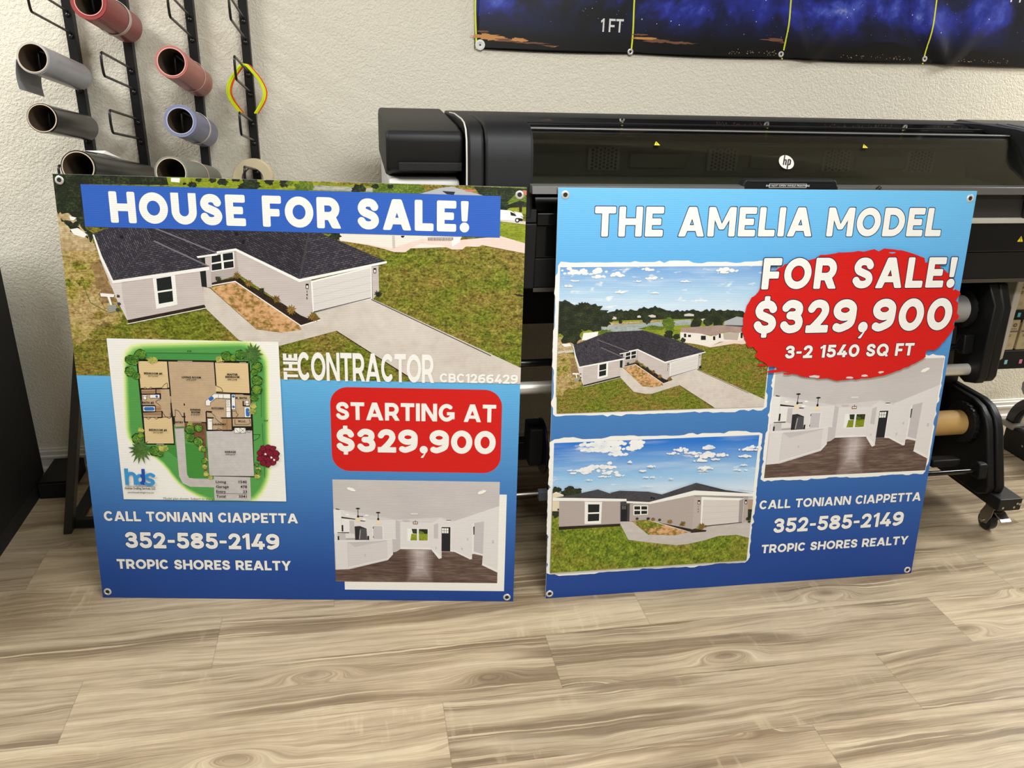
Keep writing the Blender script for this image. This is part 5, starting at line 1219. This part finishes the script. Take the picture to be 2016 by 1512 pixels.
for k in range(14):
    t = k/13; x = -.850-.0425-.006*sin(t*pi*.9)-.004*t-.0012; z = 1.4785-.004-.078*t
    for y, dz in ((2.6155, 0), (2.797, -.0315)): b.box(x-.0002, x, y-.0010, y+.0010, z+dz-.0014, z+dz+.0006)
part(b, 'perforations', PWHITE, tg, 0, 0, 3, sh)
vinyl_roll('slim glossy black vinyl roll hanging below the silver-grey one', (-.850,2.600,1.3215), (-.846,2.965,1.262), .0400, .0355, plain('black_vinyl', C(40, 40, 38), .22), CORE_L)
tb, Mb = vinyl_roll('long black vinyl roll just above the left sign with a white paper scrap on top', (-.696,2.328,1.226), (-.684,2.965,1.104), .0425, .0370, plain('black_vinyl', C(40, 40, 38), .22), CORE_L)
b = MB(); b.add([(-.722,2.50,1.246),(-.700,2.61,1.233),(-.668,2.64,1.208),(-.682,2.52,1.236),(-.722,2.50,1.2468),(-.700,2.61,1.2338),(-.668,2.64,1.2088),(-.682,2.52,1.2368)], [(0,1,2,3),(7,6,5,4),(0,4,5,1),(1,5,6,2),(2,6,7,3),(3,7,4,0)]); part(b, 'paper_scrap', PWHITE, tb, 0, 0)
vinyl_roll('salmon pink vinyl roll with an elastic band, on the third post', (-.489,2.606,1.4785), (-.481,2.965,1.409), .0440, .0360, plain('salmon_vinyl', C(184, 112, 104), .4), plain('salmon_rim', C(228, 168, 156), .6), (.235, .009, plain('elastic_band', C(214, 170, 158), .6)))
vinyl_roll('lavender blue vinyl roll with a paper band, below the salmon one', (-.489,2.632,1.3175), (-.482,2.965,1.252), .0460, .0355, plain('lavender_vinyl', C(128, 130, 158), .38), plain('lavender_rim', C(176, 182, 206), .6), (.190, .020, BAND))
vinyl_roll('greenish grey vinyl roll just above the left sign, below the lavender one', (-.489,2.420,1.2005), (-.483,2.965,1.100), .0440, .0370, plain('grey_green_vinyl', C(128, 130, 116), .45), CORE_L, (.30, .003, plain('elastic_band', C(214, 170, 158), .6)))
t = thing('masking_paper_roll', 'wide cream masking tape roll hung on the fourth post above the left sign', 'tape roll', (-.325, 2.856, 1.119), 'vinyl rolls hung on the wall rack')
M = along((-.325, 2.856, 1.119), (.03, 1, -.1))
b = MB(); b.lathe([(.0345,.0008),(.0620,.0008),(.0630,.002),(.0630,.058),(.0620,.060),(.0345,.060),(.0345,.0008)], 64, M); part(b, 'tape', plain('cream_tape', C(226, 208, 168), .6), t, 0, 40)
b = MB(); b.lathe([(.0325,0),(.0345,0),(.0345,.061),(.0325,.061),(.0325,0)], 64, M); part(b, 'core', plain('tape_core', C(116, 106, 110), .7), t, 0, 40)
# ---------- neon headbands on the fourth post
def headband(label, dx, y, dz, mat, k=1.0, teeth=False):
    t = thing('headband', label, 'headband', (-.327+dx, y, 1.47+dz), 'neon headbands on one hook')
    half = [(.0, .0), (.010, -.004), (.024, -.020), (.040, -.040), (.0525, -.064), (.0565, -.085), (.0500, -.108), (.0360, -.130), (.0230, -.148)]
    L = spline([(-x*k, z) for x, z in half[::-1]][:-1]+[(x*k, z) for x, z in half], False, 5)
    b = MB()
    P3 = [Vector((-.327+dx+x, y, 1.47+dz+z)) for x, z in L]
    vs = []; fs = []; n = len(P3)
    for i, p in enumerate(P3):
        d = (P3[min(i+1, n-1)]-P3[max(i-1, 0)]).normalized(); nn = Vector((-d.z, 0, d.x)); w = .0075*(.75+.25*sin(pi*i/(n-1)))
        for a, c in ((-1, -1), (1, -1), (1, 1), (-1, 1)): q = p+nn*.0026*a+Vector((0, w*c*.62, 0)); vs.append(tuple(q))
    for i in range(n-1):
        for k2 in range(4): fs.append((i*4+k2, i*4+(k2+1) % 4, i*4+4+(k2+1) % 4, i*4+4+k2))
    fs += [(3, 2, 1, 0), tuple((n-1)*4+q for q in range(4))]
    b.add(vs, fs); part(b, 'band', mat, t, .0006, 40, 2)
    if teeth:
        b = MB()
        for i in range(6, n-6, 3):
            d = (P3[i+1]-P3[i-1]).normalized(); nn = Vector((d.z, 0, -d.x)); p = P3[i]+nn*.002; b.box(p.x-.001, p.x+.001, p.y-.0035, p.y+.0035, p.z-.001, p.z+.001)
        part(b, 'comb_teeth', mat, t, 0, 0)
NEON = plain('neon_yellow', C(222, 240, 24), .35); ORAN = plain('neon_orange', C(236, 84, 30), .35)
headband('neon yellow plastic headband, the front one on the hook', 0, 2.884, 0, NEON, 1.0, True)
headband('neon yellow plastic headband, the middle one behind the front band', .004, 2.898, -.001, NEON, .99)
headband('neon orange plastic headband, hung behind the yellow ones', .008, 2.912, -.002, ORAN, .98)

# ---------- night-sky banner on the wall
BN = thing('wall_banner', 'dark blue starry night banner with yellow foot marks, on the wall', 'banner', (.434, 3.005, 1.5385))
s = SH('banner_print'); uv = s.n('UVMap').outputs[0]; p = s.n('SeparateXYZ', {0: uv}); y = p.outputs[1]
neb = s.noise(s.mapping(uv, (3.2, 2.6, 1), (.9, .35, 0)), 1.0, 5, .6, .5); fine = s.noise(s.mapping(uv, (14, 14, 1)), 1.0, 5, .65)
f = s.math('MULTIPLY', s.n('MapRange', {0: neb, 1: .40, 2: .66, 3: 0, 4: 1}).outputs[0], s.n('MapRange', {0: y, 1: .045, 2: .16, 3: 0, 4: 1}).outputs[0])
f = s.math('MULTIPLY', f, s.math('MULTIPLY_ADD', fine, 1.4, .25))
c = s.ramp(f, [(0, C(18, 19, 26)), (.25, C(28, 32, 70)), (.55, C(42, 52, 150)), (.8, C(76, 92, 190)), (1, C(168, 176, 214))])
c = s.mix(s.n('MapRange', {0: y, 1: .03, 2: .075, 3: .85, 4: 0}).outputs[0], c, C(18, 17, 16))
st1 = s.n('TexVoronoi', {'Vector': uv, 'Scale': 55.0}); st2 = s.n('TexVoronoi', {'Vector': uv, 'Scale': 24.0})
sm = s.math('MAXIMUM', s.math('LESS_THAN', st1.outputs[0], .045), s.math('LESS_THAN', st2.outputs[0], .05))
sm = s.math('MULTIPLY', sm, s.n('MapRange', {0: y, 1: .06, 2: .10, 3: 0, 4: 1}).outputs[0])
c = s.mix(sm, c, C(214, 222, 246))
BANM = s.done(c, .30, 0, .5)
X_L, X_R, Z_B, Z_T = .4315, 3.75, 1.5385, 2.46
def fold(x, z):
    d = 0
    for cx_, a in ((1.682, .010), (2.262, .012), (2.84, .01)):
        r = z-Z_B; wdt = .02+.55*r; d += a*math.exp(-((abs(x-cx_)-.75*r)/(.035+.12*r))**2)*math.exp(-r/.35)
    return d
nx, nz = 190, 36; vs = []; uvs = []
for j in range(nz+1):
    for i in range(nx+1):
        x = X_L+(X_R-X_L)*i/nx; z = Z_B+(Z_T-Z_B)*(j/nz)**1.3
        sag = -.004*sin(pi*((x-.43) % .58)/.58)*math.exp(-(z-Z_B)/.05)
        vs.append((x, 3.012-fold(x, z), z+sag)); uvs.append((x-X_L, z-Z_B))
b = MB(); n = nx+1
b.add(vs, [(j*n+i, j*n+i+1, (j+1)*n+i+1, (j+1)*n+i) for j in range(nz) for i in range(nx)])
me = bpy.data.meshes.new('banner_sheet'); me.from_pydata([(x-.434, y-3.005, z-1.5385) for x, y, z in b.v], [], b.f); me.materials.append(BANM)
for pl in me.polygons: pl.use_smooth = True
ul = me.uv_layers.new(name='UVMap')
for lp in me.loops: ul.data[lp.index].uv = uvs[lp.vertex_index]
bs = link(bpy.data.objects.new('banner_sheet', me), BN); so = bs.modifiers.new('thickness', 'SOLIDIFY'); so.thickness = .0006; so.offset = 1
BY = plain('banner_yellow', C(226, 232, 60), .35)
def strip(x, name, w=.0058, mat=BY, z1=Z_T):
    b = MB(); zs = [Z_B-.001+(z1-Z_B)*k/40 for k in range(41)]
    vs = []
    for z in zs:
        wob = .0025*sin(z*23+x*9)
        yy = 3.0108-fold(x, z)
        vs += [(x-w/2+wob, yy, z), (x+w/2+wob, yy, z)]
    b.add(vs, [(2*k, 2*k+1, 2*k+3, 2*k+2) for k in range(40)]); part(b, name, mat, BN, 0, 40)
for x in (.4345, .994, 1.582, 2.168, 2.75, 3.33): strip(x, 'foot_mark')
def spot(x, z, r, big=False):
    y = 3.0095-fold(x, z); M = along((x, y, z), (0, -1, 0))
    b = MB(); b.lathe([(r*.42,0),(r*.42,.0015),(r*.6,.0025),(r,.0012),(r,0)], 30, M); g = part(b, 'grommet', PWHITE if big else plain('nickel', C(226, 222, 214), .30, .45), BN, 0, 50)
    b = MB(); b.lathe([(0,.0004),(r*.42,.0004)], 20, M); part(b, 'eyelet_hole', PWHITE if big else DEEP, BN, 0, 0, 3, g)
    if big: b = MB(); b.lathe([(0,.003),(r*.16,.002),(r*.16,0)], 14, M); part(b, 'screw_head', MATT, BN, 0, 40, 3, g)
spot(.4500, 1.5510, .0170, True)
for x, z in ((.992, 1.5450), (1.573, 1.5545), (2.168, 1.5560), (2.75, 1.556)): spot(x, z, .0105)
A = Art(z=.0005, step=.00005); A.text('1', .0, .013, 0, .043, PWHITE, .19, 0, .1); 
T_ = Matrix.Translation
A.text('FT', .030, .083, 0, .043, PWHITE, .17, 0, .08)
flat_part('printed_figures', A, BN, plane_frame((.876, 3.0105, 1.607), (1, 0, 0), (0, 0, 1)))
A = Art(z=.0005, step=.00005); A.text('FT', 0, .055, 0, .05, PWHITE, .17, 0, .08)
flat_part('printed_figures', A, BN, plane_frame((2.470, 2.998, 1.765), (1, 0, 0), (0, 0, 1)))
# sunset clouds, hills and town lights printed along the bottom edge
A = Art(z=.0003, step=.00002); HILL = plain('banner_hill', C(16, 15, 15), .3); SUN1 = plain('banner_sunset', C(206, 146, 84), .3); SUN2 = plain('banner_sunset_dim', C(124, 84, 62), .3)
for u, v, rx, ry, m in ((.040,.040,.05,.008,SUN1),(.075,.034,.045,.007,SUN1),(.12,.030,.05,.005,SUN2),(.15,.033,.03,.006,SUN1),(.19,.024,.06,.003,SUN2),(.025,.055,.02,.003,SUN2),(.25,.017,.05,.002,SUN2),(.30,.014,.03,.0018,SUN1),(.61,.052,.05,.004,SUN1),(.59,.064,.03,.003,SUN2),(.66,.045,.05,.005,SUN2),(.74,.042,.06,.004,SUN2),(1.14,.064,.09,.005,SUN2),(1.20,.057,.07,.004,SUN2)):
    A.poly(blob(u, v, rx, ry, 26, .5), m)
for x0, x1, h in ((.02,.30,.016),(.26,.56,.026),(.60,.80,.036),(.76,1.02,.030),(1.0,1.2,.034),(1.38,1.75,.07),(1.74,2.1,.05)):
    A.poly([(x0, .004)]+[(x0+(x1-x0)*k/14, .006+h*sin(pi*k/14)**.8*R.uniform(.85, 1.05)) for k in range(1, 14)]+[(x1, .004)], HILL)
LIT = plain('banner_town_light', C(240, 196, 150), .3)
for a, c_ in ((.93, 1.12), (1.38, 1.68), (1.80, 2.12), (2.2, 2.6)):
    for k in range(34):
        u = R.uniform(a, c_); v = .012+.010*R.random()**2+(.006 if R.random() < .2 else 0); A.poly(blob(u, v, .0014, .0010, 7, .3), LIT)
flat_part('printed_landscape', A, BN, plane_frame((.434, 3.0106, 1.5385), (1, 0, 0), (0, 0, 1)))

# ---------- left edge: black cabinet, low black box, stand behind the sign
t = thing('black_cabinet', 'tall black cabinet cut off by the left edge of the photo', 'cabinet', (-1.55, 2.5, 0))
b = MB(); b.box(-1.95, -1.146, 2.0, 2.872, .06, 1.02); part(b, 'carcass', MATT, t, .004)
b = MB(); b.box(-1.93, -1.150, 2.02, 2.868, 0, .06); part(b, 'plinth', DEEP, t)
b = MB(); b.box(-1.96, -1.142, 1.99, 2.876, 1.02, 1.045); part(b, 'top_panel', SATIN, t, .003)
b = MB(); b.box(-1.93, -1.56, 1.982, 2.0, .08, 1.0); d1 = part(b, 'door', SATIN, t, .002); b = MB(); b.box(-1.54, -1.166, 1.982, 2.0, .08, 1.0); part(b, 'door', SATIN, t, .002)
t = thing('black_box', 'low black box on the floor against the baseboard beside the cabinet', 'box', (-1.09, 2.89, 0))
b = MB(); b.box(-1.1455, -1.045, 2.79, 2.99, 0, .058); part(b, 'case', MATT, t, .003); b = MB(); b.box(-1.1445, -1.052, 2.80, 2.98, .058, .064); part(b, 'lid', SATIN, t, .002)
t = thing('metal_stand', 'black metal A-frame stand with slanted leg behind the left sign', 'stand', (-.97, 2.55, 0))
STEEL = plain('stand_steel', C(50, 49, 48), .36, .4)
def bar(p, q, w, d):
    M = along(p, Vector(q)-Vector(p)); L = (Vector(q)-Vector(p)).length; b = MB(); b.box(-w/2, w/2, -d/2, d/2, 0, L, M); return b
def square_bar(p, q, wx, wy):
    p, q = Vector(p), Vector(q); b = MB(); c = [(-wx/2,-wy/2,0),(wx/2,-wy/2,0),(wx/2,wy/2,0),(-wx/2,wy/2,0)]
    b.add([tuple(p+Vector(k)) for k in c]+[tuple(q+Vector(k)) for k in c], [(3,2,1,0),(4,5,6,7),(0,1,5,4),(1,2,6,5),(2,3,7,6),(3,0,4,7)]); return b
lg = part(square_bar((-.983, 2.56, .0), (-.795, 2.60, .95), .026, .040), 'leg', STEEL, t, .001, 40, 2)
b = MB(); b.lathe([(0,0),(.005,0),(.005,.004),(0,.004)], 12, along((-.9905, 2.56, .03), (-1, 0, 0))); part(b, 'bolt', CHROME, t, 0, 40, 3, lg)
part(square_bar((-.795, 2.62, .95), (-.795, 3.00-.08, .0), .026, .036), 'back_leg', BLACKM, t, .001, 40, 2)
b = MB(); b.box(-.985, -.955, 2.585, 2.93, .004, .03); part(b, 'foot_bar', BLACKM, t, .001, 40, 2)
b = MB(); b.box(-.968, -.45, 2.565, 2.588, .006, .036); part(b, 'floor_bar', BLACKM, t, .001, 40, 2)

# ---------- right edge: small machine with a clear arched guard
t = thing('guarded_machine', 'black machine with a clear arched guard on the floor at right edge', 'machine', (2.85, 2.55, 0))
b = MB(); b.prism([(2.25,0),(2.735,0),(2.735,.10),(2.72,.112),(2.27,.112),(2.25,.10)], 2.735, 3.05, 'x'); ba = part(b, 'base', MATT, t, .008)
b = MB(); b.lathe([(0,0),(.005,0),(.005,.003),(0,.003)], 12, along((2.735, 2.62, .06), (-1, 0, 0))); part(b, 'screw_head', CHROME, t, 0, 40, 3, ba)
ring_ = [(2.60+.157*cos(pi*k/30), .118+.157*sin(pi*k/30)) for k in range(31)]+[(2.60+.112*cos(pi*k/30), .118+.112*sin(pi*k/30)) for k in range(30, -1, -1)]
b = MB(); b.prism(ring_, 2.745, 2.785, 'x'); part(b, 'arch', GLOSS, t, .004, 40)
s = SH('clear_plastic'); s.t.nodes.remove(s.b)
mx = s.n('MixShader', {0: s.math('MULTIPLY_ADD', s.n('LayerWeight', {'Blend': .3}).outputs[0], .5, .06), 1: s.n('BsdfTransparent', {'Color': (.86, .87, .86, 1)}).outputs[0], 2: s.n('BsdfGlossy', {'Roughness': .08}).outputs[0]}); s.t.links.new(mx.outputs[0], s.t.nodes['Material Output'].inputs[0])
b = MB(); b.prism([(2.60+.113*cos(pi*k/20), .118+.113*sin(pi*k/20)) for k in range(21)], 2.760, 2.764, 'x'); part(b, 'clear_guard', s.m, t, 0, 40)
b = MB(); b.box(2.728, 2.80, 2.69, 2.765, .100, .122); part(b, 'guard_bracket', plain('bracket_grey', C(150, 146, 136), .3), t, .004)
b = MB(); b.lathe([(0,0),(.014,0),(.016,.012),(.034,.020),(.042,.040),(.042,.065),(.034,.080),(.012,.086),(0,.086)], 36, along((2.765, 2.675, .252), (-.05, .12, 1))); part(b, 'knob', plain('knob_grey', C(150, 148, 146), .4), t, 0, 40)
b = MB(); b.lathe([(0,0),(.055,0),(.055,.03),(.02,.04),(0,.04)], 36, along((2.80, 2.60, .16), (1, 0, 0))); part(b, 'wheel', MATT, t, .002, 40)
